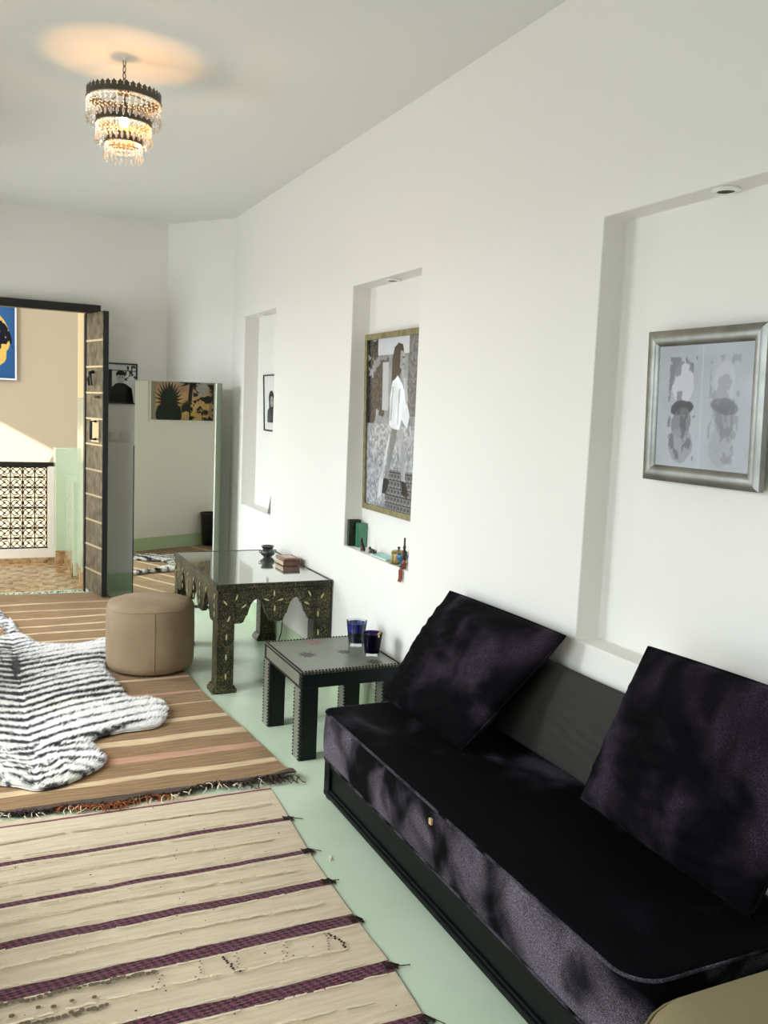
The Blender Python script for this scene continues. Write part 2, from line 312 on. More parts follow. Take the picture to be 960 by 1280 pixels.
# skirting painted on the foot of the walls
struct(MB().box(XW-.006, XW, YR, 7.05, 0, .15).obj('baseboard_right', M['mint_skirt']))
b = MB()
for i in range(0, len(ys), 2): b.box(XL, XL+.006, ys[i], min(ys[i+1], YB), 0, .145)
struct(b.obj('baseboard_left', M['mint_skirt']))
struct(MB().box(DX1+.02, 1.52, YB-.006, YB, 0, .145).obj('baseboard_back', M['mint_skirt']))
for i, (a, c, z0, z1, _) in enumerate(WIN):
    fr = grp(f'window_{i+1}', (XL-.06, (a+c)/2, z0)); q = MB(); x0, x1 = XL-.09, XL-.04
    q.box(x0, x1, a, a+.05, z0, z1); q.box(x0, x1, c-.05, c, z0, z1); q.box(x0, x1, a, c, z0, z0+.05); q.box(x0, x1, a, c, z1-.05, z1); q.box(x0, x1, (a+c)/2-.025, (a+c)/2+.025, z0, z1); q.obj('window_frame', M['black_wood'], fr)
    for s0, s1 in ((a+.05, (a+c)/2-.025), ((a+c)/2+.025, c-.05)): MB().box(XL-.067, XL-.063, s0, s1, z0+.05, z1-.05).obj('pane', M['clear'], fr)

# recessed spots in the niche tops
for (x, y), lb in zip(((1.955, 1.985), (1.965, 4.215), (1.965, 6.38)), ('recessed spotlight in the top of the large niche above the silver framed picture', 'recessed spotlight in the top of the middle niche with the tall gold framed photograph', 'recessed spotlight in the top of the farthest niche with the small black framed portrait')):
    t = thing('recessed_spotlight', (x, y, NZ1), lb, 'spotlight', 'spotlights in the wall niches')
    MB().lathe([(.024, -.001), (.040, -.001), (.042, -.006), (.026, -.010), (.024, -.004), (.024, -.001)], (x, y, NZ1), 24).obj('trim_ring', M['white_edge'], t, True)
    MB().lathe([(.0, -.002), (.024, -.002), (.024, -.008), (.012, -.005), (0, -.004)], (x, y, NZ1), 20).obj('lens', M['dark_hole'], t, True)

# ---------------------------------------------------------------- metal clad door
def door():
    d = grp('door_1', (DX1, YB, 0)); A = Vector((.868, 7.645, 0)); B = Vector((.951, 7.285, 0)); u = (B-A).normalized(); n = Vector((-u.y, u.x, 0)); n = n if n.x < 0 else -n; Wd = (B-A).length
    P = lambda s, z, o: A+u*s+n*o+Vector((0, 0, z))
    def bx(s0, s1, z0, z1, o0, o1): return MB().hexa([P(s, z, o) for z in (z0, z1) for s, o in ((s0, o0), (s1, o0), (s1, o1), (s0, o1))])
    bx(0, Wd, .03, DZ, -.042, 0).obj('door_leaf', M['black_wood'], d, bevel=.003)
    zs = [.03]+[.205*i+.005 for i in range(1, 11)]+[DZ]
    for i in range(11): bx(.008, Wd-.004, zs[i]+(.007 if i else .003), zs[i+1]-(.007 if i < 10 else .004), 0, .004).obj('metal_panel', M['zinc'], d, bevel=.002)
    for z in zs[1:-1]: bx(.006, Wd-.004, z-.008, z+.008, 0, .008).obj('metal_strip', M['strip'], d, bevel=.003)
    h = MB(); h.tube([P(.24, 1.28, .004), P(.24, 1.28, .05), P(.24, 1.42, .05), P(.24, 1.42, .004)], .012, 8); h.obj('door_handle', M['iron'], d, True)
    bx(.13, .3, 1.255, 1.435, .004, .009).obj('handle_plate', M['strip'], d)
    k = MB(); k.tube([P(.17, 1.81, .006), P(.17, 1.80, .035), P(.14, 1.75, .04), P(.14, 1.70, .03)], [.014, .014, .011, .009], 8); k.tube([P(.17, 1.80, .035), P(.2, 1.75, .04), P(.2, 1.70, .03)], [.012, .010, .008], 8); k.obj('door_knocker', M['iron'], d, True)
    l = MB()
    for i in range(4):
        c = P(.22+i*.028, 1.615-.006*(i % 2), .012); l.tube([c+u*(.014*math.cos(t))+Vector((0, 0, .008*math.sin(t))) for t in np.linspace(0, math.tau, 9)[:-1]], .003, 5, True)
    l.obj('latch_chain', M['iron'], d, True)
    for z in (.3, 1.2, 2.0): MB().lathe([(0, 0), (.01, 0), (.01, .09), (0, .09)], (.872, 7.638, z), 10).obj('hinge', M['iron'], d, True)
door()
struct(MB().box(-.62, .966, 7.575, 7.66, DZ, DZ+.066).obj('trim_lintel', M['black_wood'], bevel=.004))
struct(MB().box(DX1-.012, DX1, 7.652, 7.75, 0, DZ).obj('trim_jamb', M['black_wood']))

# ---------------------------------------------------------------- gallery and patio beyond the door
struct(MB().box(-3, 1.2, 7.75, 9.30, -.1, -.002).obj('floor_gallery', M['patio_tile']))
struct(MB().box(.87, .97, 7.75, 8.34, 0, 1.6).obj('wall_gallery', M['gloss_green'], bevel=.004))
struct(MB().box(.872, .97, 7.75, 8.34, 1.6, 3.1).obj('wall_gallery_upper', M['pale_yellow']))
struct(MB().box(.835, .97, 8.34, 9.04, 0, .86).obj('wall_gallery_low', M['gloss_green'], bevel=.004))
struct(MB().box(.745, .97, 9.04, 9.25, 0, 1.115).obj('wall_pier', M['gloss_green'], bevel=.006))
b = MB(); b.box(-3, .745, 9.15, 9.25, 0, .13); b.box(.69, .745, 9.15, 9.25, .13, .93); struct(b.obj('wall_parapet', M['patio_white'], bevel=.004))
b = MB(); b.box(.862, .87, 7.76, 8.34, 0, .125); b.box(.825, .835, 8.34, 9.03, 0, .125); b.box(.745, .835, 9.03, 9.04, 0, .125); b.box(-3, .745, 9.14, 9.15, 0, .045); struct(b.obj('baseboard_gallery', M['patio_tile'], bevel=.002))
struct(MB().box(-6, 4, 12, 12.2, -4, 4).obj('wall_patio', M['beige_wall']))
struct(MB().box(-6, 4, 9.3, 12, -3.2, -3.1).obj('floor_patio', M['patio_tile']))
struct(MB().prism([(-4, 12.17), (1.38, 10.22), (2.21, 9.92), (4, 9.27), (4, 12.2), (-4, 12.2)], lambda u, v, d: (u, v, d), 3.4, 3.5).obj('ceiling_patio_blocker', M['patio_white']))  # unseen slab, added to cut the sunlight diagonally across the patio wall
def grille():
    t = thing('balustrade_grille', (.2, 9.19, .13), 'black wrought iron scrollwork balustrade beyond the open doorway', 'railing'); Y = 9.19; z0, dz, dx, n = .133, .0985, .108, 12; x1 = .678; x0 = x1-n*dx
    MB().box(x0-.3, .742, Y-.03, Y+.03, .925, .968).obj('handrail', M['iron'], t, bevel=.004)
    for j in range(9): MB().box(x0, x1, Y-.005, Y+.005, z0+j*dz-.005, z0+j*dz+.005).obj('crossbar', M['iron'], t)
    MB().box(x1, .735, Y-.005, Y+.005, z0-.004, z0+.006).obj('crossbar', M['iron'], t)
    for i in range(n+1): MB().box(x0+i*dx-.0055, x0+i*dx+.0055, Y-.006, Y+.006, z0-.003, .93).obj('upright_bar', M['iron'], t)
    s = MB(); pts = [(.046*math.cos(a), 0, .043*math.sin(a)) for a in np.linspace(.9, .9+5.2, 22)]; s.tube(pts, .0045, 5)
    a0 = .9+5.2; s.tube([((.046-.042*k/10)*math.cos(a0+k*.32), 0, (.043-.039*k/10)*math.sin(a0+k*.32)) for k in range(11)], .0045, 5)
    s.tube([(-.05, 0, -.046), (0, 0, 0), (.012, 0, .006)], .0045, 5); s.tube([(.05, 0, -.046), (0, 0, 0)], .004, 5); s.tube([(-.04, 0, .04), (-.006, 0, .004)], .004, 5); s.octa((0, 0, 0), .012)
    me = s.mesh('scroll', M['iron'], True)
    for i in range(n):
        for j in range(8): inst('scroll', me, t, (x0+(i+.5)*dx, Y, z0+(j+.5)*dz), (0, 0, math.pi if i % 2 else 0), (1, 1, -1 if j % 2 else 1))
grille()

# ---------------------------------------------------------------- prints
def img(name, a):
    h, wd, _ = a.shape; im = bpy.data.images.new(name, wd, h); px = np.ones((h, wd, 4), np.float32); px[..., :3] = np.clip(a[::-1], 0, 1); im.pixels.foreach_set(px.ravel()); im.update(); im.pack(); return im
def canvas(h, w_): 
    yy, xx = np.mgrid[0:h, 0:w_]; return np.zeros((h, w_, 3)), xx/w_, yy/h
def inpoly(xx, yy, pts):
    m = np.zeros(xx.shape, bool); n = len(pts)
    for i in range(n):
        (x0, y0), (x1, y1) = pts[i], pts[(i+1) % n]
        if y0 == y1: continue
        m ^= ((y0 > yy) != (y1 > yy)) & (xx < (x1-x0)*(yy-y0)/(y1-y0)+x0)
    return m
def ell(xx, yy, cx, cy, rx, ry): return ((xx-cx)/rx)**2+((yy-cy)/ry)**2 < 1
def put(a, m, c, t=1.0): a[m] = a[m]*(1-t)+np.array(c if hasattr(c, '__len__') else (c, c, c))*t
def blur(a, n):
    for _ in range(n): a = (a+np.roll(a, 1, 0)+np.roll(a, -1, 0)+np.roll(a, 1, 1)+np.roll(a, -1, 1))/5
    return a
def print_mat(name, a, rough=.12):
    m = mat(name, (200, 200, 200), rough, coat=.06, spec=.15); n, k, p = nodes(m); t = n.new('ShaderNodeTexImage'); t.image = img(name, a); t.extension = 'EXTEND'; k.new(t.outputs[0], p.inputs['Base Color']); return m
def picture(t, BL, U, V, w_, h, fw, depth, fmat, pmat, mat_w=0, round_=True):
    """frame standing on plane BL + u*U + v*V, facing N"""
    BL = Vector(BL); U = Vector(U).normalized(); V = Vector(V).normalized(); N = U.cross(V); P = lambda u, v, o: BL+U*u+V*v+N*o
    MB().hexa([P(u, v, o) for o in (.001, depth*.45) for u, v in ((fw*.5, fw*.5), (w_-fw*.5, fw*.5), (w_-fw*.5, h-fw*.5), (fw*.5, h-fw*.5))]).obj('backing_board', M['black_frame'], t)
    prof = [(0, 0), (0, depth*.75), (.25, depth), (.6, depth), (.85, depth*.8), (1, depth*.5), (1, .0)] if round_ else [(0, 0), (0, depth), (1, depth), (1, 0)]
    cs = [(0, 0), (w_, 0), (w_, h), (0, h)]; ins = [(1, 1), (-1, 1), (-1, -1), (1, -1)]
    for i in range(4):
        j = (i+1) % 4; vs = []
        for c in (i, j):
            for f, o in prof: vs.append(P(cs[c][0]+ins[c][0]*f*fw, cs[c][1]+ins[c][1]*f*fw, o))
        k = len(prof); fs = [(a, a+1, k+a+1, k+a) for a in range(k-1)]+[(k-1, 0, k, 2*k-1), tuple(range(k)), tuple(range(2*k-1, k-1, -1))]
        MB().add(vs, fs).obj('frame_rail', fmat, t, True, sharp=.5)
    q = MB().add([P(u, v, depth*.5) for u, v in ((fw*.9, fw*.9), (w_-fw*.9, fw*.9), (w_-fw*.9, h-fw*.9), (fw*.9, h-fw*.9))], [(0, 1, 2, 3)]); o = q.obj('print', pmat, t)
    uv = o.data.uv_layers.new(name='uv'); src = [(0, 0), (1, 0), (1, 1), (0, 1)]
    for lp in o.data.loops:
        co = o.data.vertices[lp.vertex_index].co-BL; uv.data[lp.index].uv = ((co.dot(U)-fw*.9)/(w_-1.8*fw), (co.dot(V)-fw*.9)/(h-1.8*fw))
    return o

# silver framed print: plain stand-in, two soft grey upright forms on silver
a, X, Y = canvas(300, 300); a[:] = np.array([.70, .715, .745]); a *= (.93+.14*fbm(X*3, Y*3, 3))[..., None]
for cx, tt in ((.28, 1.0), (.72, .45)):
    for cy, rx, ry, c in ((.3, .12, .17, .80), (.5, .13, .06, .30), (.62, .10, .12, .50), (.80, .13, .15, .60)):
        m = ell(X+.07*(fbm(X*6, Y*6, 5)-.5), Y+.07*(fbm(X*6, Y*6, 15)-.5), cx, cy, rx, ry); put(a, m, np.array([c, c, c*1.03]), .8*tt)
    sm = (fbm(X*16, Y*10, 8) > .58) & (abs(X-cx) < .15) & (Y > .1) & (Y < .93); put(a, sm, (.36, .36, .39), .5*tt)
put(a, (X > .48) & (X < .5), (.76, .77, .80), .6)
a = blur(a, 2)
M['print_silver'] = print_mat('silver_grey_print', a)
N1, N2, N3 = (n[2] for n in NICHE)
t = thing('framed_print', (1.985, 2.03, 1.43), 'silvery framed grey print in the large niche above the sofa', 'picture')
picture(t, (1.985, 2.253, 1.42), (0, -1, 0), (-.018, 0, .46), .468, .462, .048, .026, M['silver'], M['print_silver'])

# tall black and white photograph: figure in white shirt standing in a garden
a, X, Y = canvas(520, 380); g = .55+.3*(fbm(X*9, Y*14, 1)-.5); g = np.where(Y > .5, .62+.5*(fbm(X*40, Y*60, 2)-.5), g)
fol = (fbm(X*10, Y*14, 4) > .42+.35*(X-.15)) & (Y < .5) & (X < .42); g = np.where(fol, .12+.5*fbm(X*60, Y*80, 6)**3, g)
fol = (X > .78) & (Y < .45); g = np.where(fol, .25+.35*fbm(X*50, Y*70, 7), g)
g = np.where((Y < .1) & (X > .2) & (X < .8), .78, g); g = np.where((X > .3) & (X < .42) & (Y > .14) & (Y < .42), .72, g)
tl = (Y > .76) & (X > .4); g = np.where(tl, .5-.3*(((X*16) % 1 < .12) | ((Y*22) % 1 < .14))-.25*(np.hypot((X*16) % 1-.5, (Y*22) % 1-.5) < .25), g)
a[:] = g[..., None]*np.array([.97, .99, 1.03])
sh = (fbm(X*14, Y*9, 17)-.5); tone = lambda c, t=.25: (np.clip(c+t*sh, 0, 1)[..., None]*np.array([.98, 1, 1.03]))
def pt(poly, c, t=.25):
    m = inpoly(X+.012*(fbm(X*22, Y*22, 19)-.5), Y+.012*(fbm(X*22, Y*22, 29)-.5), poly); a[m] = tone(c, t)[m]
pt([(.49, .12), (.53, .06), (.60, .038), (.68, .05), (.71, .10), (.70, .16), (.63, .22), (.64, .30), (.58, .36), (.52, .34), (.48, .24)], .15, .2)
pt([(.64, .08), (.70, .085), (.73, .13), (.72, .165), (.68, .195), (.63, .17)], .58, .15); pt([(.67, .115), (.72, .117), (.72, .125), (.67, .123)], .22); pt([(.68, .155), (.72, .156), (.71, .164), (.68, .163)], .3)
pt([(.5, .25), (.6, .22), (.68, .27), (.76, .34), (.83, .45), (.78, .52), (.68, .47), (.64, .54), (.52, .53), (.45, .50), (.46, .34)], .92, .22)
pt([(.62, .3), (.65, .29), (.62, .5), (.6, .5)], .7); pt([(.5, .28), (.53, .28), (.49, .48), (.46, .48)], .74)
pt([(.68, .2), (.75, .24), (.80, .36), (.76, .39), (.71, .29)], .70); pt([(.66, .19), (.71, .19), (.73, .23), (.69, .24)], .6)
pt([(.5, .52), (.61, .53), (.5, .72), (.45, .84), (.38, .84), (.43, .68)], .50); pt([(.6, .53), (.71, .52), (.76, .68), (.78, .84), (.71, .84), (.66, .68)], .64)
pt([(.36, .82), (.46, .82), (.45, .87), (.41, .91), (.33, .91)], .1); pt([(.7, .82), (.79, .82), (.83, .89), (.80, .91), (.72, .89)], .1)
pt([(.455, .55), (.475, .55), (.36, .80), (.33, .92), (.24, .95), (.26, .86), (.33, .76)], .78)
a += .10*(rng.random(a.shape[:2])[..., None]-.5)
M['print_garden'] = print_mat('garden_photograph', blur(a, 1))
t = thing('framed_photograph', (1.985, 4.2, 1.08), 'tall gilt framed black and white photograph of a standing person in a white shirt', 'picture')
picture(t, (2.002, 4.53, 1.06), (0, -1, 0), (-.022, 0, .94), .68, .945, .03, .022, M['gold'], M['print_garden'], round_=False)

# small black framed portrait in the farthest niche
a, X, Y = canvas(300, 220); a[:] = .88
put(a, inpoly(X, Y, [(.2, .86), (.22, .64), (.4, .56), (.7, .58), (.86, .68), (.9, .86)]), .14); put(a, ell(X, Y, .52, .42, .2, .15), .10); put(a, inpoly(X, Y, [(.34, .4), (.34, .6), (.44, .62), (.62, .62), (.7, .55), (.7, .4)]), .12); put(a, ell(X, Y, .54, .47, .11, .1), .62); put(a, ell(X, Y, .5, .45, .025, .01), .2); put(a, ell(X, Y, .59, .45, .025, .01), .2); put(a, ell(X, Y, .55, .53, .035, .01), .35)
put(a, (fbm(X*24, Y*24, 3) > .55) & inpoly(X, Y, [(.2, .86), (.22, .64), (.4, .56), (.7, .58), (.86, .68), (.9, .86)]), .45, .6)
M['print_head'] = print_mat('portrait_photograph', blur(a, 1))
t = thing('framed_portrait', (2.0, 6.3, 1.41), 'small thin black framed portrait photograph on white in the farthest niche', 'picture')
picture(t, (2.016, 6.472, 1.415), (0, -1, 0), (-.016, 0, .41), .34, .412, .010, .015, M['black_frame'], M['print_head'], round_=False)

# portrait on the back wall behind the door
a, X, Y = canvas(260, 300); a[:] = .80+.12*fbm(X*5, Y*5, 2)[..., None]; put(a, (X < .42) & (Y > .14), .17); put(a, (fbm(X*20, Y*16, 5) > .58) & (X > .72) & (Y < .45), .25); put(a, (abs(Y-.16) < .012) & (X > .42), .3)
put(a, inpoly(X, Y, [(.36, 1), (.40, .62), (.52, .5), (.74, .5), (.9, .62), (.95, 1)]), .07); put(a, ell(X, Y, .63, .26, .115, .10), .07); put(a, ell(X, Y, .63, .36, .098, .135), .72); put(a, ell(X, Y, .63, .235, .10, .05), .07); put(a, ell(X, Y, .6, .33, .018, .012), .12); put(a, ell(X, Y, .67, .33, .018, .012), .12); put(a, ell(X, Y, .635, .41, .035, .012), .75); put(a, inpoly(X, Y, [(.56, .485), (.7, .485), (.74, .56), (.52, .56)]), .05)
M['print_man'] = print_mat('man_photograph', blur(a, 1))
t = thing('framed_portrait', (1.08, 7.645, 1.57), 'black framed portrait of a smiling person in a dark turtleneck behind the metal door', 'picture')
picture(t, (.915, 7.648, 1.565), (1, 0, 0), (0, 0, 1), .352, .332, .012, .016, M['black_frame'], M['print_man'], round_=False)

# palm poster on the left wall (seen in the mirror)
a, X, Y = canvas(300, 560); a[:] = np.stack([.78-.25*np.abs(Y-.6), .62-.15*np.abs(Y-.6), .38+.14*(1-Y)], -1); a = a*(.82+.3*fbm(X*4, Y*6, 4))[..., None]
put(a, X < .08, (.55, .52, .46)); put(a, X > .92, (.4, .36, .34), .5)
def palm(cx, cy, s, c):
    for an in np.linspace(-2.3, 2.3, 19):
        d = an-math.pi/2; px_, py_ = math.cos(d), math.sin(d)
        tt = (X-cx)*560/300*px_+(Y-cy)*py_; nn = -(X-cx)*560/300*py_+(Y-cy)*px_+.5*tt*tt/s*(1 if an > 0 else -1)*.6
        put(a, (tt > 0) & (tt < s) & (np.abs(nn) < .08*(1-tt/s)*s*2*(.6+.8*((tt*60) % 1))), c)
palm(.28, .55, .4, (.09, .13, .09)); put(a, ell(X, Y, .28, .88, .2, .3), (.09, .12, .08)); palm(.62, .12, .34, (.10, .10, .08)); put(a, (np.abs(X-.62-.01*np.sin(Y*9)) < .03) & (Y > .1), (.07, .07, .06)); palm(.55, .75, .22, (.12, .15, .08))
put(a, (fbm(X*18, Y*14, 9) > .5) & (X > .66) & (Y > .2), (.10, .11, .10)); put(a, (fbm(X*14, Y*16, 11) > .62) & (X > .62) & (Y > .55), (.75, .62, .2)); put(a, ell(X, Y, .8, .3, .11, .16) & (fbm(X*14, Y*14, 3) > .4), (.62, .62, .62))
M['print_palms'] = print_mat('palm_poster', blur(a, 1)[:, ::-1])
t = thing('palm_poster', (XL+.01, 5.15, 1.39), 'wide poster of palm trees at sunset reflected in the standing mirror', 'poster')
picture(t, (XL+.002, 4.70, 1.388), (0, 1, 0), (0, 0, 1), .87, .53, .016, .02, M['white_frame'], M['print_palms'], round_=False)

# blue picture across the patio: plain stand-in in the same colours
a, X, Y = canvas(300, 260); a[:] = (.19, .36, .54); a = a*(.9+.2*fbm(X*3, Y*3, 2))[..., None]
W_ = fbm(X*4, Y*4, 6)-.5; put(a, ell(X+W_*.12, Y+W_*.12, .60, .46, .33, .38), (.83, .70, .36)); put(a, (fbm(X*7, Y*7, 12) > .58) & ell(X, Y, .66, .56, .30, .4), (.08, .09, .14)); put(a, inpoly(X, Y, [(.2, .86), (.6, .8), (.7, 1), (.1, 1)]), (.14, .12, .36))
M['print_blue'] = print_mat('blue_abstract', blur(a, 1))
t = thing('canvas_picture', (.1, 11.99, 1.78), 'blue and yellow canvas with a thin white edge on the patio wall', 'picture')
picture(t, (-.25, 11.95, 1.78), (1, 0, 0), (0, 0, 1), .785, .90, .018, .05, M['white_frame'], M['print_blue'], round_=False)

# ---------------------------------------------------------------- standing mirror in the corner, set at an angle
def mirror():
    t = thing('standing_mirror', (1.163, 7.127, 0), 'tall frameless standing mirror in the corner beyond the carved table', 'mirror'); an = math.radians(32.5)
    o = Vector((1.163, 7.127, 0)); u = Vector((math.cos(an), -math.sin(an), 0)); n = Vector((math.sin(an), math.cos(an), 0)); Z = Vector((0, 0, 1)); Wm, Hm, D = .655, 1.752, .14
    P = lambda s, z, d: o+u*s+n*d+Z*z
    def bx(s0, s1, z0, z1, d0, d1): return MB().hexa([P(s, z, d) for z in (z0, z1) for s, d in ((s0, d0), (s1, d0), (s1, d1), (s0, d1))])
    bx(.0, Wm, 0, Hm, .004, D).obj('cabinet_body', M['mirror_edge'], t, bevel=.003)
    bx(.004, Wm-.006, .022, Hm-.002, 0, .004).obj('mirror_glass', M['mirror_glass'], t)
    bx(Wm-.006, Wm+.001, .02, Hm, -.002, .006).obj('white_edge_strip', M['white_edge'], t)
    bx(-.004, .004, .06, 1.25, -.003, .008).obj('black_edge_strip', M['black_frame'], t)
    bx(0, Wm, 0, .022, -.002, .004).obj('plinth_strip', M['black_frame'], t)
    bx(-.002, Wm+.002, Hm, Hm+.004, -.002, D+.002).obj('top_cap', M['mirror_edge'], t)
mirror()
# double switch plate on the back wall, socket on the right wall, bin by the left wall
for i, x in enumerate((1.087, 1.177)):
    t = thing('light_switch', (x, YB, 1.295), ('left' if i == 0 else 'right')+' one of the two square white light switches under the turtleneck portrait', 'switch', 'switches behind the door')
    MB().box(x-.042, x+.042, YB-.009, YB, 1.253, 1.337).obj('switch_plate', M['plastic'], t, bevel=.004); MB().box(x-.024, x+.024, YB-.013, YB-.009, 1.268, 1.322).obj('rocker', M['plastic'], t, bevel=.002)
t = thing('wall_socket', (XW, 5.42, .27), 'white wall socket with a dark plug low on the wall behind the carved table', 'socket')
MB().box(XW-.010, XW, 5.375, 5.465, .215, .30).obj('socket_plate', M['plastic'], t, bevel=.004)
MB().lathe([(0, 0), (.018, 0), (.02, .01), (.016, .03), (0, .034)], (0, 0, 0), 16).obj('plug', M['black_frame'], t, True)
pl = t.children[-1]; pl.location = (XW-.012, 5.42, .285); pl.rotation_euler = (0, -math.pi/2, 0)
MB().tube([(XW-.045, 5.42, .285), (XW-.06, 5.45, .25), (XW-.05, 5.5, .12), (XW-.04, 5.6, .01)], .004, 6).obj('cord', M['black_frame'], t, True)
t = thing('waste_bin', (XL+.13, 4.82, .026), 'black waste bin by the green skirting reflected in the mirror', 'bin')
MB().lathe([(.0, 0), (.085, 0), (.095, .02), (.108, .34), (.114, .345), (.114, .36), (.104, .36), (.092, .03), (0, .03)], (XL+.13, 4.82, 0.026), 28).obj('bin_body', M['bin'], t, True)

# ---------------------------------------------------------------- rugs
def rug_grid(xl, xr, y0, y1, zf, step, nx):
    ny = int((y1-y0)/step); vs = []; fs = []
    for j in range(ny+1):
        yy = y0+(y1-y0)*j/ny; r = xr(yy)
        for i in range(nx+1): x = xl+(r-xl)*i/nx; vs.append((x, yy+edge_wave(x, yy, y0, y1), 0))
    vs = np.array(vs); vs[:, 2] = zf(vs[:, 0], vs[:, 1])
    fs = [(j*(nx+1)+i, j*(nx+1)+i+1, (j+1)*(nx+1)+i+1, (j+1)*(nx+1)+i) for j in range(ny) for i in range(nx)]
    return vs, fs, ny
def edge_wave(x, y, y0, y1):
    k = max(0, 1-(y-y0)/.25); q = max(0, 1-(y1-y)/.25); return .018*math.sin(x*7+1)*k+.012*math.sin(x*23)*k+.015*math.sin(x*11)*q
def rug(name, parts_mat, xl, xr, y0, y1, zf, parent, step=.03, nx=70):
    vs, fs, ny = rug_grid(xl, xr, y0, y1, zf, step, nx); n = len(vs); low = vs.copy(); low[:, 2] = np.maximum(low[:, 2]-.007, .001)
    per = [i for i in range(nx+1)]+[j*(nx+1)+nx for j in range(1, ny+1)]+[ny*(nx+1)+i for i in range(nx-1, -1, -1)]+[j*(nx+1) for j in range(ny-1, 0, -1)]
    f2 = fs+[tuple(n+i for i in reversed(f)) for f in fs]+[(per[i], n+per[i], n+per[(i+1) % len(per)], per[(i+1) % len(per)]) for i in range(len(per))]
    b = MB(); b.add(np.vstack([vs, low]).tolist(), f2); return b.obj(name, parts_mat, parent, True, sharp=1.2)
itp = lambda xs, ys: (lambda y: float(np.interp(y, xs, ys)))
CR, PK = (216, 188, 148), (194, 146, 118); BR_ = (148, 114, 74)
bands = [(3.50, .035, (66, 46, 32)), (3.698, .022, CR), (3.90, .028, PK), (4.108, .028, CR), (4.346, .024, CR), (4.571, .014, CR), (4.77, .024, PK), (5.05, .02, CR), (5.3, .018, CR), (5.56, .018, CR), (5.80, .018, CR), (6.04, .02, CR), (6.26, .018, CR), (6.48, .018, CR), (6.71, .018, CR), (7.19, .018, CR), (6.94, .018, CR), (7.40, .018, CR), (7.56, .025, (58, 42, 30))]
bands.sort()
bands = [q for q in bands if abs(q[0]-5.56) > .01 and abs(q[0]-5.3) > .01 and abs(q[0]-7.56) > .01][:15]+[(7.40, .018, CR)]
bands = sorted(set(bands))[:15]
m_brown, *_ = striped('brown_striped_kilim', bands, BR_, 3.3, 7.75, .035, .55, (140, 128, 112))
XR1 = itp([3.4, 3.52, 3.7, 3.9, 4.11, 4.35, 4.57, 4.77, 5.05, 6, 7, 7.6], [1.27, 1.263, 1.248, 1.234, 1.22, 1.19, 1.173, 1.156, 1.153, 1.12, 1.06, 1.0])
def z_brown(x, y):
    z = .014+.012*(fbm(x*2.2, y*3.5, 3)-.4)+.006*np.sin(y*21+x*3)*np.clip((y-6)/1.5, 0, 1)
    cor = np.exp(-((x-1.27)**2+(y-3.5)**2)/.006); return np.maximum(z, np.where(y < 3.62, .014, .009))+.022*cor+.012*np.exp(-(y-3.5)**2/.004)*(.3+fbm(x*6, y*0, 5))
t = thing('brown_striped_rug', (.3, 5.5, 0), 'brown flatwoven rug with narrow cream and pink stripes and ragged dark fringe', 'rug')
rug('woven_field', m_brown, XL+.05, XR1, 3.5, 7.58, z_brown, t)
def strands(xs, yf, mat_, n, ln, spread, name, zb=.02):
    b = MB()
    for _ in range(n):
        x = random.uniform(*xs); y = yf(x)+random.uniform(-.012, .012); l = random.uniform(.4, 1)*ln; an = random.uniform(-spread, spread); p = [Vector((x, y, zb+random.uniform(0, .01)))]; d = Vector((math.sin(an), -math.cos(an), .5))
        for k in range(5):
            d = (d+Vector((random.uniform(-.7, .7), random.uniform(-.5, .5), -.35))).normalized(); q = p[-1]+d*l/5; q.z = max(q.z, .012); p.append(q)
        b.tube(p, random.uniform(.0014, .0026), 4)
    return b.obj(name, mat_, t, True, kind='stuff')
ye = lambda x: 3.5+edge_wave(x, 3.5, 3.5, 7.6)
strands((-.4, 1.27), ye, M['yarn_brown'], 330, .032, 1.3, 'dark_fringe'); strands((.3, .72), lambda x: ye(x)-.012, M['yarn_orange'], 95, .045, 1.6, 'rust_fringe'); strands((.55, 1.12), lambda x: ye(x)-.02, M['yarn_cream'], 26, .05, 1.4, 'cream_fringe'); strands((-.2, .45), lambda x: ye(x)-.02, M['yarn_cream'], 30, .05, 1.4, 'cream_fringe')
strands((.95, 1.28), ye, M['yarn_brown'], 40, .09, 1.0, 'corner_fringe')
strands((-.6, 1.0), lambda x: 7.59, M['yarn_brown'], 120, .03, 2.5, 'far_fringe')

BU = (50, 15, 29)
bands2 = [(y, h, BU) for y, h in ((.9, .03), (1.16, .03), (1.42, .03), (1.67, .03), (1.915, .027), (2.155, .026), (2.408, .024), (2.65, .020), (2.868, .019), (3.138, .015))]+[(3.425, .006, (96, 44, 54))]
m_cream, mx, p_, tc = striped('cream_wool_kilim', bands2, (210, 192, 165), .3, 3.75, .03, .35, (190, 178, 156))
n, k, _ = nodes(m_cream)   # lozenge weave inside the burgundy bands
ch = n.new('ShaderNodeTexChecker'); ch.inputs['Scale'].default_value = 1; mp = n.new('ShaderNodeMapping'); mp.inputs['Scale'].default_value = (62, 110, 0); mp.inputs['Rotation'].default_value = (0, 0, .55); k.new(tc.outputs['Object'], mp.inputs[0]); k.new(mp.outputs[0], ch.inputs['Vector'])
lum = n.new('ShaderNodeSeparateColor'); k.new(mx.outputs[2], lum.inputs[0]); lt = n.new('ShaderNodeMath'); lt.operation = 'LESS_THAN'; lt.inputs[1].default_value = .06; k.new(lum.outputs['Green'], lt.inputs[0])
mm = n.new('ShaderNodeMath'); mm.operation = 'MULTIPLY'; k.new(lt.outputs[0], mm.inputs[0]); k.new(ch.outputs['Fac'], mm.inputs[1]); m6 = n.new('ShaderNodeMath'); m6.operation = 'MULTIPLY'; m6.inputs[1].default_value = .6; k.new(mm.outputs[0], m6.inputs[0])
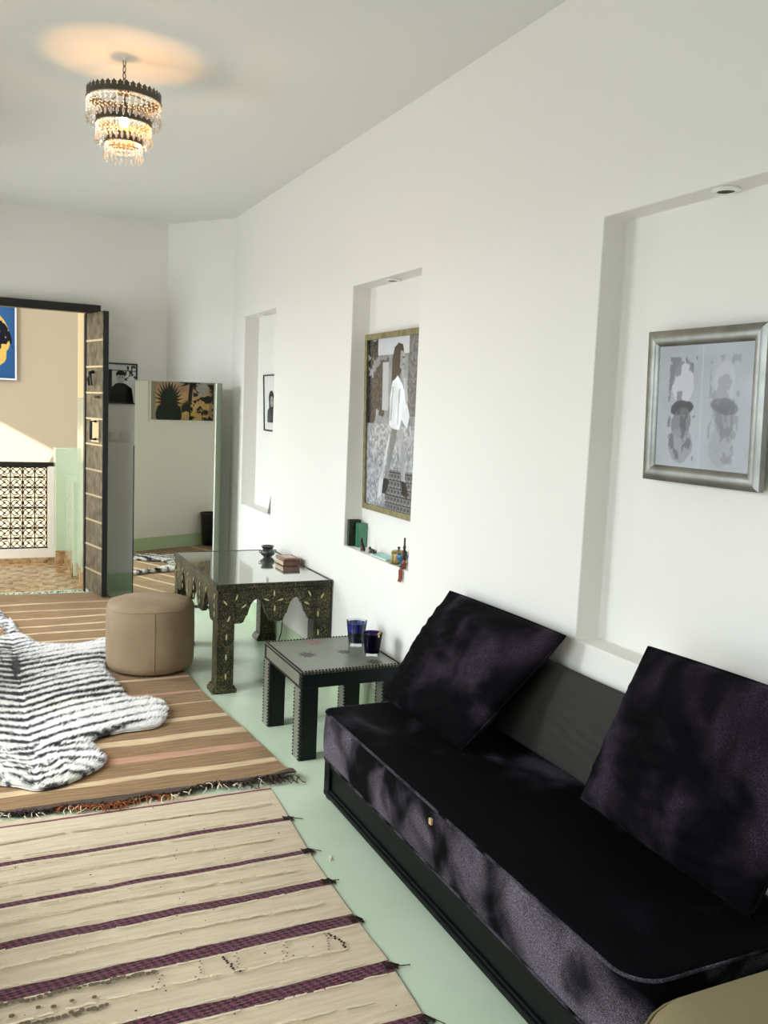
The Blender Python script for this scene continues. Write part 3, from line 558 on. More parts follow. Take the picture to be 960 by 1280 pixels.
mz = n.new('ShaderNodeMix'); mz.data_type = 'RGBA'; k.new(m6.outputs[0], mz.inputs[0]); k.new(mx.outputs[2], mz.inputs[6]); mz.inputs[7].default_value = L(132, 66, 86); k.new(mz.outputs[2], p_.inputs['Base Color'])
XR2 = itp([.4, 1.9, 2.16, 2.4, 2.65, 2.9, 3.15, 3.42, 3.6], [1.03, 1.08, 1.094, 1.092, 1.092, 1.10, 1.118, 1.135, 1.14])
z_cream = lambda x, y: .0055+.006*fbm(x*5, y*9, 9)*np.clip((3.42-y)/.06, 0, 1)
t = thing('cream_striped_rug', (.3, 2.0, 0), 'cream wool rug with burgundy stripes and loose knotted threads in the foreground', 'rug')
rug('woven_field', m_cream, XL+.06, XR2, .5, 3.47, z_cream, t)
b = MB()
for y in (1.3, 1.55, 1.79, 2.03, 2.28, 2.53, 2.76, 3.0, 3.29):
    for off in ((0,) if y < 2.3 else (0, .0)):
        x = -.3
        while x < XR2(y)-.11:
            l = random.uniform(.03, .1); pts = [(x+l*i/4, y+.012*math.sin(x*4)+random.uniform(-.003, .003), .0135+random.uniform(0, .003)) for i in range(5)]; b.tube(pts, .0032, 4); x += l+random.choice((.004, .01, .03))
for y0 in (1.915, 2.155, 2.408, 2.65, 2.868, 3.138):
    for s in (-1, 1):
        x = -.3
        while x < XR2(y0)-.09:
            l = random.uniform(.02, .08); pts = [(x+l*i/3, y0+s*.033+random.uniform(-.002, .002), .0135+random.uniform(0, .0025)) for i in range(4)]; b.tube(pts, .0026, 4); x += l+random.choice((.005, .02, .04))
b.obj('yarn_ridge', M['yarn_cream'], t, True, kind='stuff')
b = MB(); b2 = MB()
for y, x0, x1, d in ((2.365, -.1, .46, .013), (2.265, -.05, .32, .013), (2.315, .05, .3, .05)):
    x = x0
    while x < x1:
        c = (x, y+random.uniform(-.006, .006), .0155); rr = random.uniform(.006, .009); b.lathe([(0, 0), (rr, .001), (rr, .002), (rr*.4, .0015), (0, .0015)], c, 8); x += d*random.uniform(.6, 1.3)
for cx in (.47, .58, .69, .84, .97):
    for j in range(7): b.octa((cx+random.uniform(-.012, .012)-j*.004, 2.365-j*.013, .0155), .004, .003)
b.obj('sequin_row', M['sequin'], t, kind='stuff')
for _ in range(60): b2.octa((random.uniform(0, 1.05), random.uniform(1.8, 3.4), .0145), random.uniform(.002, .0045), .002)
for cx in (.65, .98): 
    for j in range(9): b2.octa((cx+random.uniform(-.006, .006)+j*.003, 2.36-j*.01, .0155), .005, .004)
b2.obj('dark_knot', M['yarn_brown'], t, kind='stuff')
for y in (1.915, 2.155, 2.408, 2.65, 2.868, 3.138):
    b = MB(); x = XR2(y)
    for _ in range(12):
        an = random.uniform(-.9, .9); l = random.uniform(.008, .028)*(1 if _ < 10 else 2.2); b.tube([(x-.025, y+random.uniform(-.02, .02), .015), (x, y+random.uniform(-.015, .015), .015), (x+l*math.cos(an), y+l*math.sin(an)*.7, .004)], .0016, 4)
    b.obj('selvedge_tuft', M['yarn_brown'], t, True)

# zebra-striped faux fur
def zebra():
    t = thing('zebra_fur_rug', (.25, 5.2, .02), 'black and white zebra striped fur rug shaped like a hide on the brown rug', 'rug')
    right = [(.10, 7.25), (.17, 7.1), (.215, 6.86), (.262, 6.54), (.285, 6.27), (.333, 6.11), (.39, 5.93), (.504, 5.864), (.647, 5.86), (.80, 5.96), (.93, 6.0), (1.0, 5.9), (.95, 5.76), (.80, 5.63), (.705, 5.3), (.735, 4.93), (.757, 4.70), (.84, 4.67), (.90, 4.59), (.905, 4.44), (.835, 4.275), (.74, 4.24), (.637, 4.235), (.50, 4.17), (.505, 4.05), (.53, 3.955), (.51, 3.86), (.444, 3.79), (.379, 3.735), (.325, 3.70), (.234, 3.69)]
    xs = .235
    left = [(2*xs-x+.02, y+.05) for x, y in reversed(right)]; left = [(max(x, XL+.12), y) for x, y in left]
    left = [(max(x, -.52), y) for x, y in left]
    ctrl = right+[q for q in left if q[0] < xs-.02]
    n = len(ctrl); out = []
    for i in range(n):       # Catmull-Rom outline
        p0, p1, p2, p3 = (np.array(ctrl[(i+k) % n]) for k in (-1, 0, 1, 2))
        for s in np.linspace(0, 1, 7)[:-1]: out.append(.5*((2*p1)+(-p0+p2)*s+(2*p0-5*p1+4*p2-p3)*s*s+(-p0+3*p1-3*p2+p3)*s**3))
    out = np.array(out)
    gx, gy = np.meshgrid(np.arange(-.55, 1.05, .022), np.arange(3.6, 7.3, .022)); gx = gx.ravel()+rng.uniform(-.004, .004, gx.size); gy = gy.ravel()+rng.uniform(-.004, .004, gy.size)
    ins = inpoly(gx, gy, [tuple(p) for p in out]); gx, gy = gx[ins], gy[ins]
    def edist(x, y):
        d = np.full(x.shape, 9.)
        for i in range(len(out)):
            a_, c_ = out[i], out[(i+1) % len(out)]; ab = c_-a_; tt = np.clip(((x-a_[0])*ab[0]+(y-a_[1])*ab[1])/(ab@ab+1e-12), 0, 1); d = np.minimum(d, np.hypot(x-a_[0]-tt*ab[0], y-a_[1]-tt*ab[1]))
        return d
    keep = edist(gx, gy) > .014; gx, gy = gx[keep], gy[keep]
    pts = [Vector(p) for p in out]+[Vector((x, y)) for x, y in zip(gx, gy)]
    vs, es, fs, *_ = delaunay_2d_cdt(pts, [(i, (i+1) % len(out)) for i in range(len(out))], [], 1, 1e-5)
    x = np.array([v.x for v in vs]); y = np.array([v.y for v in vs])
    def height(x, y): 
        d = edist(x, y); return z_brown(x, y)+.010+.022*np.sqrt(np.clip(d/.05, 0, 1))+.008*fbm(x*5, y*5, 21)
    def colour(x, y):
        dx = np.abs(x-xs+.03*(fbm(y*2, y*0, 31)-.5))
        ph = (y-.62*dx+.34*dx*dx+.10*(fbm(x*2.2, y*2.2, 41)-.5)+.02*(fbm(x*8, y*8, 43)-.5))/.098
        wv = np.abs((ph % 1)-.5)*2; thick = .33+1.0*(fbm(x*1.8, y*8, 51)-.5)+.10*np.exp(-(dx/.06)**2)-.16*np.clip((dx-.5)/.25, 0, 1)
        ph2 = ph*1.9+.35; wv2 = np.abs((ph2 % 1)-.5)*2
        k = (wv < thick) | ((wv2 < thick*.7-.12) & (y > 5.1)); messy = np.abs(((y*1.0+.5*np.abs(dx-.12)+.22*(fbm(x*7, y*7, 91)-.5))/.075 % 1)-.5)*2 < .36+.5*(fbm(x*9, y*9, 93)-.5)
        k = np.where(y < 4.13, messy, k) | ((dx < .02*(1-abs(y-5.4)/.4)) & (np.abs(y-5.4) < .4))
        k = k & ~((x > .70) & (y < 4.75) & (y > 4.3) & (dx > .5) & (wv > .14))
        soft = np.where(k, 0., 1.)[:, None]
        tint = np.stack([.86+.08*fbm(x*3, y*3, 71), .845+.07*fbm(x*3, y*3, 71), .825+.06*fbm(x*3, y*3, 72)], -1)
        return soft*tint+(1-soft)*np.array([.008, .007, .008])
    def colattr(me, cols):
        a_ = me.color_attributes.new('hide', 'FLOAT_COLOR', 'POINT'); q = np.ones((len(cols), 4), np.float32); q[:, :3] = cols; a_.data.foreach_set('color', q.ravel())
    m = mat('zebra_fur', (230, 230, 230), .9, sheen=.3); nn, kk, pp = nodes(m); at = nn.new('ShaderNodeAttribute'); at.attribute_name = 'hide'; kk.new(at.outputs['Color'], pp.inputs['Base Color'])
    me = bpy.data.meshes.new('hide'); z = height(x, y); no = len(out)
    low = z_brown(x, y)+.007; nx_ = len(x); V = [(a_, b_, c_) for a_, b_, c_ in zip(x, y, z)]+[(a_, b_, c_) for a_, b_, c_ in zip(x, y, low)]
    F = [tuple(f) for f in fs]+[tuple(nx_+i for i in reversed(f)) for f in fs]+[((i+1) % no, i, nx_+i, nx_+(i+1) % no) for i in range(no)]
    me.from_pydata(V, [], F); me.materials.append(m); me.polygons.foreach_set('use_smooth', [True]*len(me.polygons)); c0 = colour(x, y); colattr(me, np.vstack([c0, c0]))
    o = bpy.data.objects.new('hide', me); C.objects.link(o); adopt(o, t)
    # pile: short leaning blades
    N = 60000; bx_ = rng.uniform(-.5, 1.02, N*3); by_ = rng.uniform(3.62, 7.2, N*3); ok = inpoly(bx_, by_, [tuple(p) for p in out]) & (by_ < 6.9); bx_, by_ = bx_[ok][:N], by_[ok][:N]
    bz = height(bx_, by_); col = colour(bx_, by_); n_ = len(bx_); an = np.arctan2(np.full(n_, .12), np.sign(bx_-xs)*1.0)+rng.normal(0, .35, n_); ln = rng.uniform(.010, .020, n_); up = rng.uniform(.005, .014, n_); wd = rng.uniform(.002, .0036, n_)
    dxy = np.stack([np.cos(an), np.sin(an)], -1); pr = np.stack([-dxy[:, 1], dxy[:, 0]], -1)
    V = np.zeros((n_, 3, 3)); V[:, 0, :2] = np.stack([bx_, by_], -1)+pr*wd[:, None]; V[:, 1, :2] = np.stack([bx_, by_], -1)-pr*wd[:, None]; V[:, 0, 2] = V[:, 1, 2] = bz-.003; V[:, 2, :2] = np.stack([bx_, by_], -1)+dxy*ln[:, None]; V[:, 2, 2] = bz+up
    me = bpy.data.meshes.new('fur_pile'); me.from_pydata(V.reshape(-1, 3).tolist(), [], np.arange(n_*3).reshape(-1, 3).tolist()); me.materials.append(m); colattr(me, np.repeat(col, 3, 0))
    o = bpy.data.objects.new('fur_pile', me); C.objects.link(o); adopt(o, t); o['kind'] = 'stuff'
zebra()

# ---------------------------------------------------------------- pouf
def pouf():
    c = (.975, 5.315, .022); R_ = .255; t = thing('pouf', c, 'round taupe linen pouf standing at the edge of the brown rug', 'pouf'); H = .385
    prof = [(0, 0), (R_*.86, 0), (R_*.97, .012), (R_*1.0, .05), (R_*1.012, .15), (R_*1.01, .25), (R_*1.0, H-.03), (R_*.985, H-.008), (R_*.955, H+.008), (R_*.8, H+.022), (R_*.5, H+.032), (R_*.2, H+.035), (0, H+.035)]
    o = MB().lathe(prof, c, 56).obj('body', M['beige_linen'], t, True, sharp=1.2)
    MB().tube([(c[0]+R_*.985*math.cos(a), c[1]+R_*.985*math.sin(a), c[2]+H-.012+.004*math.sin(3*a)) for a in np.linspace(0, math.tau, 57)[:-1]], .0045, 6, True).obj('top_seam', M['beige_linen'], t, True)
    for an in (-1.66, .44, 2.53): MB().tube([(c[0]+R_*r*math.cos(an), c[1]+R_*r*math.sin(an), c[2]+z) for r, z in ((.985, .02), (1.006, .06), (1.015, .15), (1.013, .25), (1.004, H-.03), (.99, H-.012))], .0028, 5).obj('side_seam', M['beige_linen'], t, True)
pouf()

# ---------------------------------------------------------------- carved Moroccan table
def carved_table():
    x0, x1, y0, y1, H = 1.228, 1.892, 4.735, 5.86, .612; t = thing('carved_table', ((x0+x1)/2, (y0+y1)/2, 0), 'carved dark Moroccan style table with bone inlay, arched aprons and glass top', 'table'); lw = .098
    MB().box(x0-.008, x1+.008, y0-.008, y1+.008, H-.026, H-.004).obj('tabletop', M['carved'], t, bevel=.004)
    for a in ((x0-.008, x1+.008, y0-.008, y0+.010), (x0-.008, x1+.008, y1-.010, y1+.008), (x0-.008, x0+.010, y0+.010, y1-.010), (x1-.010, x1+.008, y0+.010, y1-.010)): MB().box(*a, H-.004, H+.003).obj('edge_rail', M['carved'], t, bevel=.002)
    MB().box(x0+.010, x1-.010, y0+.010, y1-.010, H-.004, H+.001).obj('glass_top', M['table_glass'], t)
    lens = MB(); lens.add([(-.019, 0, 0), (-.011, -.003, .0035), (0, -.004, .0046), (.011, -.003, .0035), (.019, 0, 0), (.011, -.003, -.0035), (0, -.004, -.0046), (-.011, -.003, -.0035), (0, .002, 0)], [(0, 1, 7), (1, 2, 6, 7), (2, 3, 5, 6), (3, 4, 5), (1, 0, 8), (2, 1, 8), (3, 2, 8), (4, 3, 8), (5, 4, 8), (6, 5, 8), (7, 6, 8), (0, 7, 8)]); lm = lens.mesh('bone_inlay', M['bone'])
    def arch(u0, u1, z0, zp): return [(u0+(u1-u0)*f, z0+(zp-z0)*g) for f, g in ((0, 0), (.08, .05), (.16, .30), (.2, .33), (.24, .52), (.31, .78), (.4, .94), (.5, 1), (.6, .94), (.69, .78), (.76, .52), (.8, .33), (.84, .30), (.92, .05), (1, 0))]
    zt, z0, zp = H-.026, .39, .525
    def apron(span, arches, fn, depth):
        pts = [(span[0], z0)]
        for a in arches: pts += arch(*a, z0, zp)
        pts += [(span[1], z0), (span[1], zt), (span[0], zt)]; return MB().prism(pts, fn, 0, depth).obj('apron', M['carved'], t, bevel=.002)
    fx = lambda yy, s: (lambda u, v, d: (u, yy+s*d, v)); fy = lambda xx, s: (lambda u, v, d: (xx+s*d, u, v))
    A2 = [(x0+.135, x0+.315), (x0+.365, x0+.545)]
    apron((x0+lw, x1-lw), A2, fx(y0, 1), .028); apron((x0+lw, x1-lw), A2, fx(y1, -1), .028)
    L3 = [(y0+.15, y0+.36), (y0+.44, y0+.68), (y0+.76, y0+.97)]
    apron((y0+lw, y1-lw), L3, fy(x0, 1), .028); apron((y0+lw, y1-lw), L3, fy(x1, -1), .028)
    for lx in (x0, x1-lw):
        for ly in (y0, y1-lw):
            lg = MB().box(lx, lx+lw, ly, ly+lw, .042, zt).obj('leg', M['carved'], t, bevel=.003); f = MB(); f.box(lx-.024, lx+lw+.018, ly-.018, ly+lw+.012, 0, .026); f.prism([(lx-.024, .02), (lx+lw+.018, .02), (lx+lw+.004, .044), (lx-.008, .044)], lambda u, v, d: (u, d, v), ly-.010, ly+lw+.006); f.obj('foot', M['carved'], lg, bevel=.005)
    def rail(a, c, r=.004): MB().tube([a, c], r, 6).obj('carved_beading', M['carved'], t, True)
    for xx in (x0+.004, x0+lw-.004, x1-lw+.004, x1-.004): rail((xx, y0-.001, .05), (xx, y0-.001, zt))
    rail((x0, y0-.001, zt-.012), (x1, y0-.001, zt-.012))
    Lf = [(u, z, math.radians(a)) for u, z, a in [(1.271, 0.513, -50), (1.335, 0.54, 70), (1.378, 0.489, 35), (1.292, 0.42, 65), (1.281, 0.318, 90), (1.281, 0.204, 90), (1.281, 0.094, 90), (1.551, 0.553, 90), (1.507, 0.519, -20), (1.591, 0.516, 15), (1.555, 0.467, 85), (1.763, 0.543, -60), (1.84, 0.526, 60), (1.747, 0.488, -25), (1.817, 0.42, 90), (1.821, 0.311, 90)]]
    for u, z, an in Lf: inst('bone_inlay', lm, t, (u, y0-.0025, z), (0, -an, 0))
    for cy in (y0+.05, y0+.25, y0+.40, y0+.56, y0+.72, y0+.87, y0+1.07):
        for dz, an in ((.0, 1.57), (.05, 1.2), (-.05, 1.57)):
            if cy-y0 in (.25, .56, .87) and dz <= 0: continue
            inst('bone_inlay', lm, t, (x0-.0025, cy, .49+dz), (0, -an, -math.pi/2))
    # vessel and box on the glass
    p = (1.775, 5.58, H+.003); v = thing('squat_pot', p, 'small dark glazed squat pot with a flared rim on the carved table', 'pot')
    MB().lathe([(0, 0), (.028, 0), (.032, .005), (.044, .014), (.050, .028), (.048, .040), (.038, .049), (.035, .053), (.039, .062), (.045, .071), (.041, .072), (.034, .060), (.031, .053), (0, .05)], p, 32).obj('bowl', M['ceramic'], v, True)
    for s in (-1, 1): MB().tube([(p[0]+s*.044, p[1], p[2]+.044), (p[0]+s*.058, p[1], p[2]+.040), (p[0]+s*.056, p[1], p[2]+.028), (p[0]+s*.047, p[1], p[2]+.026)], .004, 6).obj('handle', M['ceramic'], v, True)
    MB().lathe([(0, .058), (.033, .058), (.033, .064), (.012, .066), (0, .066)], p, 24).obj('lid', M['ceramic'], v, True)
    v = thing('wooden_box', (1.815, 5.29, H+.003), 'small reddish wooden box on the glass of the carved table beside the wall', 'box'); q = (1.765, 1.87, 5.21, 5.375); z = H+.003
    MB().box(*q, z, z+.030).obj('box_body', M['box_wood'], v, bevel=.002); MB().box(q[0]-.002, q[1]+.002, q[2]-.002, q[3]+.002, z+.032, z+.046).obj('lid', M['box_wood'], v, bevel=.003); MB().box(q[0]-.003, q[0]-.001, q[2]+.008, q[3]-.008, z+.004, z+.028).obj('side_inlay', M['box_light'], v); MB().box(q[0]+.02, q[1]-.02, q[2]+.03, q[3]-.03, z+.046, z+.0475).obj('lid_inlay', M['box_light'], v)
carved_table()

# ---------------------------------------------------------------- studded leather side table
def side_table():
    x0, x1, y0, y1, H = 1.345, 1.842, 3.682, 4.232, .416; t = thing('side_table', ((x0+x1)/2, (y0+y1)/2, 0), 'grey green leather side table edged with nailheads beside the sofa', 'table'); lw = .086
    MB().box(x0, x1, y0, y1, H-.014, H).obj('tabletop', M['leather'], t, bevel=.003)
    e = .002
    for a, m in (((x0, x1, y0, y0+.03), 'leather_shaded'), ((x0, x1, y1-.03, y1), 'leather_shaded'), ((x0, x0+.03, y0+.03, y1-.03), 'leather'), ((x1-.03, x1, y0+.03, y1-.03), 'leather')): MB().box(*a, .338, H-.014).obj('apron', M[m], t, bevel=.002)
    dome = [(0, .0045), (.003, .0038), (.0048, .0015), (.005, 0)]
    def nails(p, nrm, q):
        q.append((Vector(p), Vector(nrm)))
    def flush(q, name, par):
        b = MB()
        for p, nr in q:
            u = nr.orthogonal().normalized(); v = nr.cross(u); vs = [p+nr*.006]+[p+nr*.004+(.0042)*(math.cos(a)*u+math.sin(a)*v) for a in np.arange(6)*math.tau/6]+[p+.0064*(math.cos(a)*u+math.sin(a)*v) for a in np.arange(6)*math.tau/6]
            b.add(vs, [(0, 1+i, 1+(i+1) % 6) for i in range(6)]+[(1+i, 7+i, 7+(i+1) % 6, 1+(i+1) % 6) for i in range(6)])
        b.obj(name, M['nail'], par, True, kind='stuff')
    sp = .0165
    for lx in (x0, x1-lw):
        for ly in (y0, y1-lw):
            lg = MB().box(lx, lx+lw, ly, ly+lw, 0, .338).obj('leg', M['leather_shaded'], t, bevel=.003)
            q = []
            for z in np.arange(.008, .336, sp):
                nails((lx-.0005, ly+.007, z), (-1, 0, 0), q); nails((lx-.0005, ly+lw-.007, z), (-1, 0, 0), q); nails((lx+.005, ly-.0005, z), (0, -1, 0), q)
            flush(q, 'nailhead_row', lg); MB().box(lx-.0015, lx, ly+.003, ly+lw-.003, .002, .336).obj('lit_leather_face', M['leather'], lg)  # window-facing leg side gets the lighter, lit copy of the leather
    q = []
    for x in np.arange(x0+.006, x1, sp): nails((x, y0-.0005, H-.007), (0, -1, 0), q); nails((x, y0+.006, H), (0, 0, 1), q); nails((x, y1-.006, H), (0, 0, 1), q)
    for y in np.arange(y0+.006, y1, sp): nails((x0-.0005, y, H-.007), (-1, 0, 0), q); nails((x0+.006, y, H), (0, 0, 1), q); nails((x1-.006, y, H), (0, 0, 1), q); nails((x0-.0005, y, .344), (-1, 0, 0), q)
    for z in np.arange(.345, H-.01, sp): nails((x0-.0005, y0+.007, z), (-1, 0, 0), q); nails((x0+.005, y0-.0005, z), (0, -1, 0), q)
    flush(q, 'nailhead_row', t)
    def star(cx, cy, r, m):
        pts = [(cx+(r if i % 2 == 0 else r*.55)*math.cos(i*math.pi/8), cy+(r if i % 2 == 0 else r*.55)*math.sin(i*math.pi/8)*1.2) for i in range(16)]
        MB().prism(pts, lambda u, v, d: (u, v, d), H-.001, H+.0007).obj('stamped_motif', M[m], t)
    star(1.585, 4.16, .05, 'motif'); star(1.47, 3.95, .045, 'motif_dark'); star(1.735, 3.745, .04, 'motif_dark'); star(1.66, 3.95, .035, 'motif_dark')
    for (x, y), R1, R0, h, ms, lb in (((1.765, 4.045), .052, .037, .128, ('blue_tumbler', 'blue_mid', 'blue_black'), 'clear rimmed cobalt blue glass tumbler on the leather side table, the taller of two'), ((1.768, 3.855), .049, .035, .112, ('purple_tumbler', 'violet', 'violet'), 'dark violet glass tumbler with a gold scrap on its rim, nearer the sofa')):
        g = thing('tumbler', (x, y, H+.001), lb, 'glass', 'tumblers on the side table'); z = H+.001; rr = lambda f: R0+(R1-R0)*f; c = (x, y, z)
        MB().lathe([(0, 0), (R0*.96, 0), (R0, .004), (rr(.14), h*.14), (rr(.13)-.002, h*.14), (0, h*.13)], c, 28).obj('thick_base', M['clear'], g, True)
        MB().lathe([(0, h*.145), (rr(.145)-.001, h*.145), (rr(.5)-.0015, h*.5), (rr(.93)-.0022, h*.93), (rr(.93)-.006, h*.93), (rr(.8)-.008, h*.8), (0, h*.78)] if ms[0] == 'blue_tumbler' else [(0, h*.145), (rr(.145)-.001, h*.145), (rr(.9)-.0015, h*.9), (rr(.9)-.006, h*.9), (rr(.5)-.008, h*.5), (0, h*.48)], c, 28).obj('coloured_body', M[ms[1]], g, True)
        if ms[0] == 'blue_tumbler': MB().lathe([(0, h*.15), (rr(.15), h*.146), (rr(.55)-.0005, h*.55), (rr(.55)-.003, h*.55), (0, h*.5)], c, 28).obj('dark_lower_band', M[ms[2]], g, True)
        MB().lathe([(rr(.14), h*.14), (R1, h), (R1-.0025, h), (rr(.8)-.003, h*.8), (rr(.14)-.003, h*.15)], c, 32).obj('glass_wall', M['clear' if ms[0] == 'blue_tumbler' else 'purple_tumbler'], g, True)
        if ms[0] != 'blue_tumbler': MB().tube([(x+.012, y-.046, z+h-.012), (x+.014, y-.044, z+h+.004), (x+.022, y-.036, z+h+.007), (x+.026, y-.03, z+h)], [.006, .007, .006, .004], 6).obj('gold_scrap', M['brass'], g, True)
side_table()

# ---------------------------------------------------------------- sofa and cushions
def outline(x0, x1, y0, y1, rs, n=8):
    """rounded rectangle, rs radii at (x0,y0),(x1,y0),(x1,y1),(x0,y1)"""
    out = []
    for (cx, cy), r, a in zip(((x0, y0), (x1, y0), (x1, y1), (x0, y1)), rs, (math.pi, 1.5*math.pi, 0, .5*math.pi)):
        ox = cx+(r if cx == x0 else -r); oy = cy+(r if cy == y0 else -r)
        out += [(ox+r*math.cos(a+i/n*math.pi/2), oy+r*math.sin(a+i/n*math.pi/2)) for i in range(n+1)]
    res = []
    for i, p in enumerate(out):
        q = out[(i+1) % len(out)]; d = math.dist(p, q); k = max(1, int(d/.06)); res += [(p[0]+(q[0]-p[0])*j/k, p[1]+(q[1]-p[1])*j/k) for j in range(k)]
    return res
def loft(ol, prof):
    """prof: [(outset,z)] rings from bottom to top"""
    n = len(ol); cx = sum(p[0] for p in ol)/n; cy = sum(p[1] for p in ol)/n; nr = []
    for i in range(n):
        a, c = ol[i-1], ol[(i+1) % n]; d = Vector((c[0]-a[0], c[1]-a[1])); d = d.normalized() if d.length else Vector((1, 0)); nr.append((d.y, -d.x))
    vs = []
    for o, z in prof: vs += [(p[0]+m_[0]*o, p[1]+m_[1]*o, z) for p, m_ in zip(ol, nr)]
    k = len(prof); fs = [(i*n+j, i*n+(j+1) % n, (i+1)*n+(j+1) % n, (i+1)*n+j) for i in range(k-1) for j in range(n)]+[tuple(range(n-1, -1, -1)), tuple((k-1)*n+j for j in range(n))]
    return MB().add(vs, fs)
def sofa():
    x0, x1, y0, y1 = 1.315, 1.895, 1.40, 3.295; t = thing('banquette_sofa', (1.6, 2.35, 0), 'low armless black velvet banquette on a dark lacquered plinth along the wall', 'sofa')
    b = MB(); b.box(x0+.012, x1, y0+.01, y1-.01, .03, .168); b.obj('plinth', M['sofa_wood'], t, bevel=.003)
    MB().box(x0+.002, x0+.012, y0+.01, y1-.06, .148, .168).obj('top_moulding', M['sofa_wood'], t, bevel=.004); MB().box(x0-.004, x0+.012, y0+.01, y1-.01, .022, .044).obj('bottom_moulding', M['sofa_wood'], t, bevel=.006); MB().box(x0+.003, x0+.012, y0+.01, y1-.06, .044, .056).obj('bottom_bead', M['sofa_wood'], t, bevel=.004); MB().box(x0, x0+.05, y1-.06, y1-.005, .03, .17).obj('corner_post', M['sofa_wood'], t, bevel=.004)
    for fx, fy in ((x0+.025, y1-.03), (x0+.025, y0+.04), (x1-.03, y1-.03), (x1-.03, y0+.04)): MB().lathe([(0, 0), (.012, 0), (.022, .012), (.022, .02), (.012, .032), (0, .032)], (fx, fy, 0), 18).obj('foot', M['sofa_wood'], t, True)
    ol = outline(x0-.006, x1, y0, y1+.018, (.09, .03, .03, .045)); zb, zt = .169, .378
    mt = loft(ol, [(-.03, zb), (-.012, zb+.002), (0, zb+.012), (.006, zb+.05), (.007, zb+.1), (.004, zb+.16), (0, zt-.012)]).obj('mattress', M['velvet'], t, True, sharp=1.3)
    loft(ol, [(0, zt-.012), (-.006, zt-.004), (-.018, zt)]).obj('mattress_top', M['velvet_top'], mt, True, sharp=1.4)
    n = len(ol)
    MB().tube([(p[0], p[1], zt-.008) for p in ol], .0045, 6, True).obj('piping', M['velvet_pipe'], mt, True); MB().tube([(p[0], p[1], zb+.007) for p in ol], .0045, 6, True).obj('piping', M['velvet_pipe'], mt, True)
    MB().box(x0-.017, x0-.008, 2.335, 2.352, .318, .338).obj('cloth_tag', M['tag'], mt, bevel=.002)
sofa()
def pillow(t, c4, thick, m, n=56, pinch=-.012, wr=.006, seed=0, name='cover', pipe=True):
    BL, BRt, TR, TL = (Vector(p) for p in c4); U = (BRt-BL); Vv = (TL-BL); N = U.cross(Vv).normalized(); N = N if N.x < 0 else -N
    vs = []; gs = np.linspace(-1, 1, n+1); pos = lambda a, c: BL*((1-a)*(1-c)/4)+BRt*((1+a)*(1-c)/4)+TR*((1+a)*(1+c)/4)+TL*((1-a)*(1+c)/4)
    edge = []
    for s in (1, -1):
        for c in gs:
            for a in gs:
                aa = a*(1-pinch*(1-c*c)); cc = c*(1-pinch*(1-a*a)); p = pos(aa, cc)
                h = (max(0, 1-a*a)**.46)*(max(0, 1-c*c)**.46); wrk = (wr*(float(fbm(a*2.2+c*5+seed, c*9-a*3, seed))-.5)*2+.0035*math.sin(26*(c*.9+a*.35)+6*float(fbm(a*2, c*2, seed+9)))*max(0, a+.25)*max(0, .6-abs(c+.2))*2.2)*(h**.5)
                vs.append(p+N*s*(thick/2*h+wrk*(1 if s > 0 else .3)))
    k = n+1; fs = []
    for s in range(2): fs += [(s*k*k+j*k+i, s*k*k+j*k+i+1, s*k*k+(j+1)*k+i+1, s*k*k+(j+1)*k+i) for j in range(n) for i in range(n)]
    o = MB().add(vs, fs).obj(name, m, t, True, sharp=1.6)
    if pipe:
        per = [i for i in range(k)]+[j*k+n for j in range(1, k)]+[n*k+i for i in range(n-1, -1, -1)]+[j*k for j in range(n-1, 0, -1)]
        MB().tube([vs[i] for i in per], .0042, 6, True).obj('piping', m, t, True)
    return o
t = thing('velvet_cushion', (1.75, 3.0, .4), 'square black velvet cushion leaning on the wall at the far end of the sofa', 'cushion', 'velvet cushions on the sofa')
pillow(t, ((1.60, 3.345, .388), (1.605, 2.68, .40), (1.845, 2.44, .86), (1.835, 3.235, .855)), .165, M['velvet_pillow'], seed=3, wr=.016)
t = thing('velvet_cushion', (1.78, 1.8, .4), 'square black velvet cushion at the near end of the sofa under the silver picture', 'cushion', 'velvet cushions on the sofa')
pillow(t, ((1.715, 2.135, .432), (1.705, 1.455, .422), (1.815, 1.34, .955), (1.815, 2.00, .94)), .14, M['velvet_pillow'], seed=8, wr=.015)
t = thing('back_cushion', (1.84, 2.4, .39), 'plain charcoal cotton cushion against the wall between the two velvet cushions', 'cushion')
pillow(t, ((1.845, 2.98, .392), (1.842, 1.98, .392), (1.88, 1.98, .745), (1.88, 2.98, .745)), .05, M['grey_cotton'], seed=5, wr=.002, pinch=.03, pipe=False)
t = thing('floor_seat', (1.5, .9, 0), 'tan cotton covered seat block butting against the near end of the sofa', 'seat')
ol = outline(1.15, 1.895, .55, 1.335, (.1, .1, .06, .22)); loft(ol, [(-.03, .0), (0, .02), (.008, .2), (.004, .33), (-.008, .38), (-.03, .405), (-.09, .42), (-.2, .43)]).obj('cover', M['tan'], t, True, sharp=1.3); MB().tube([(p[0], p[1], .372) for p in ol], .004, 6, True).obj('piping', M['tan'], t, True)

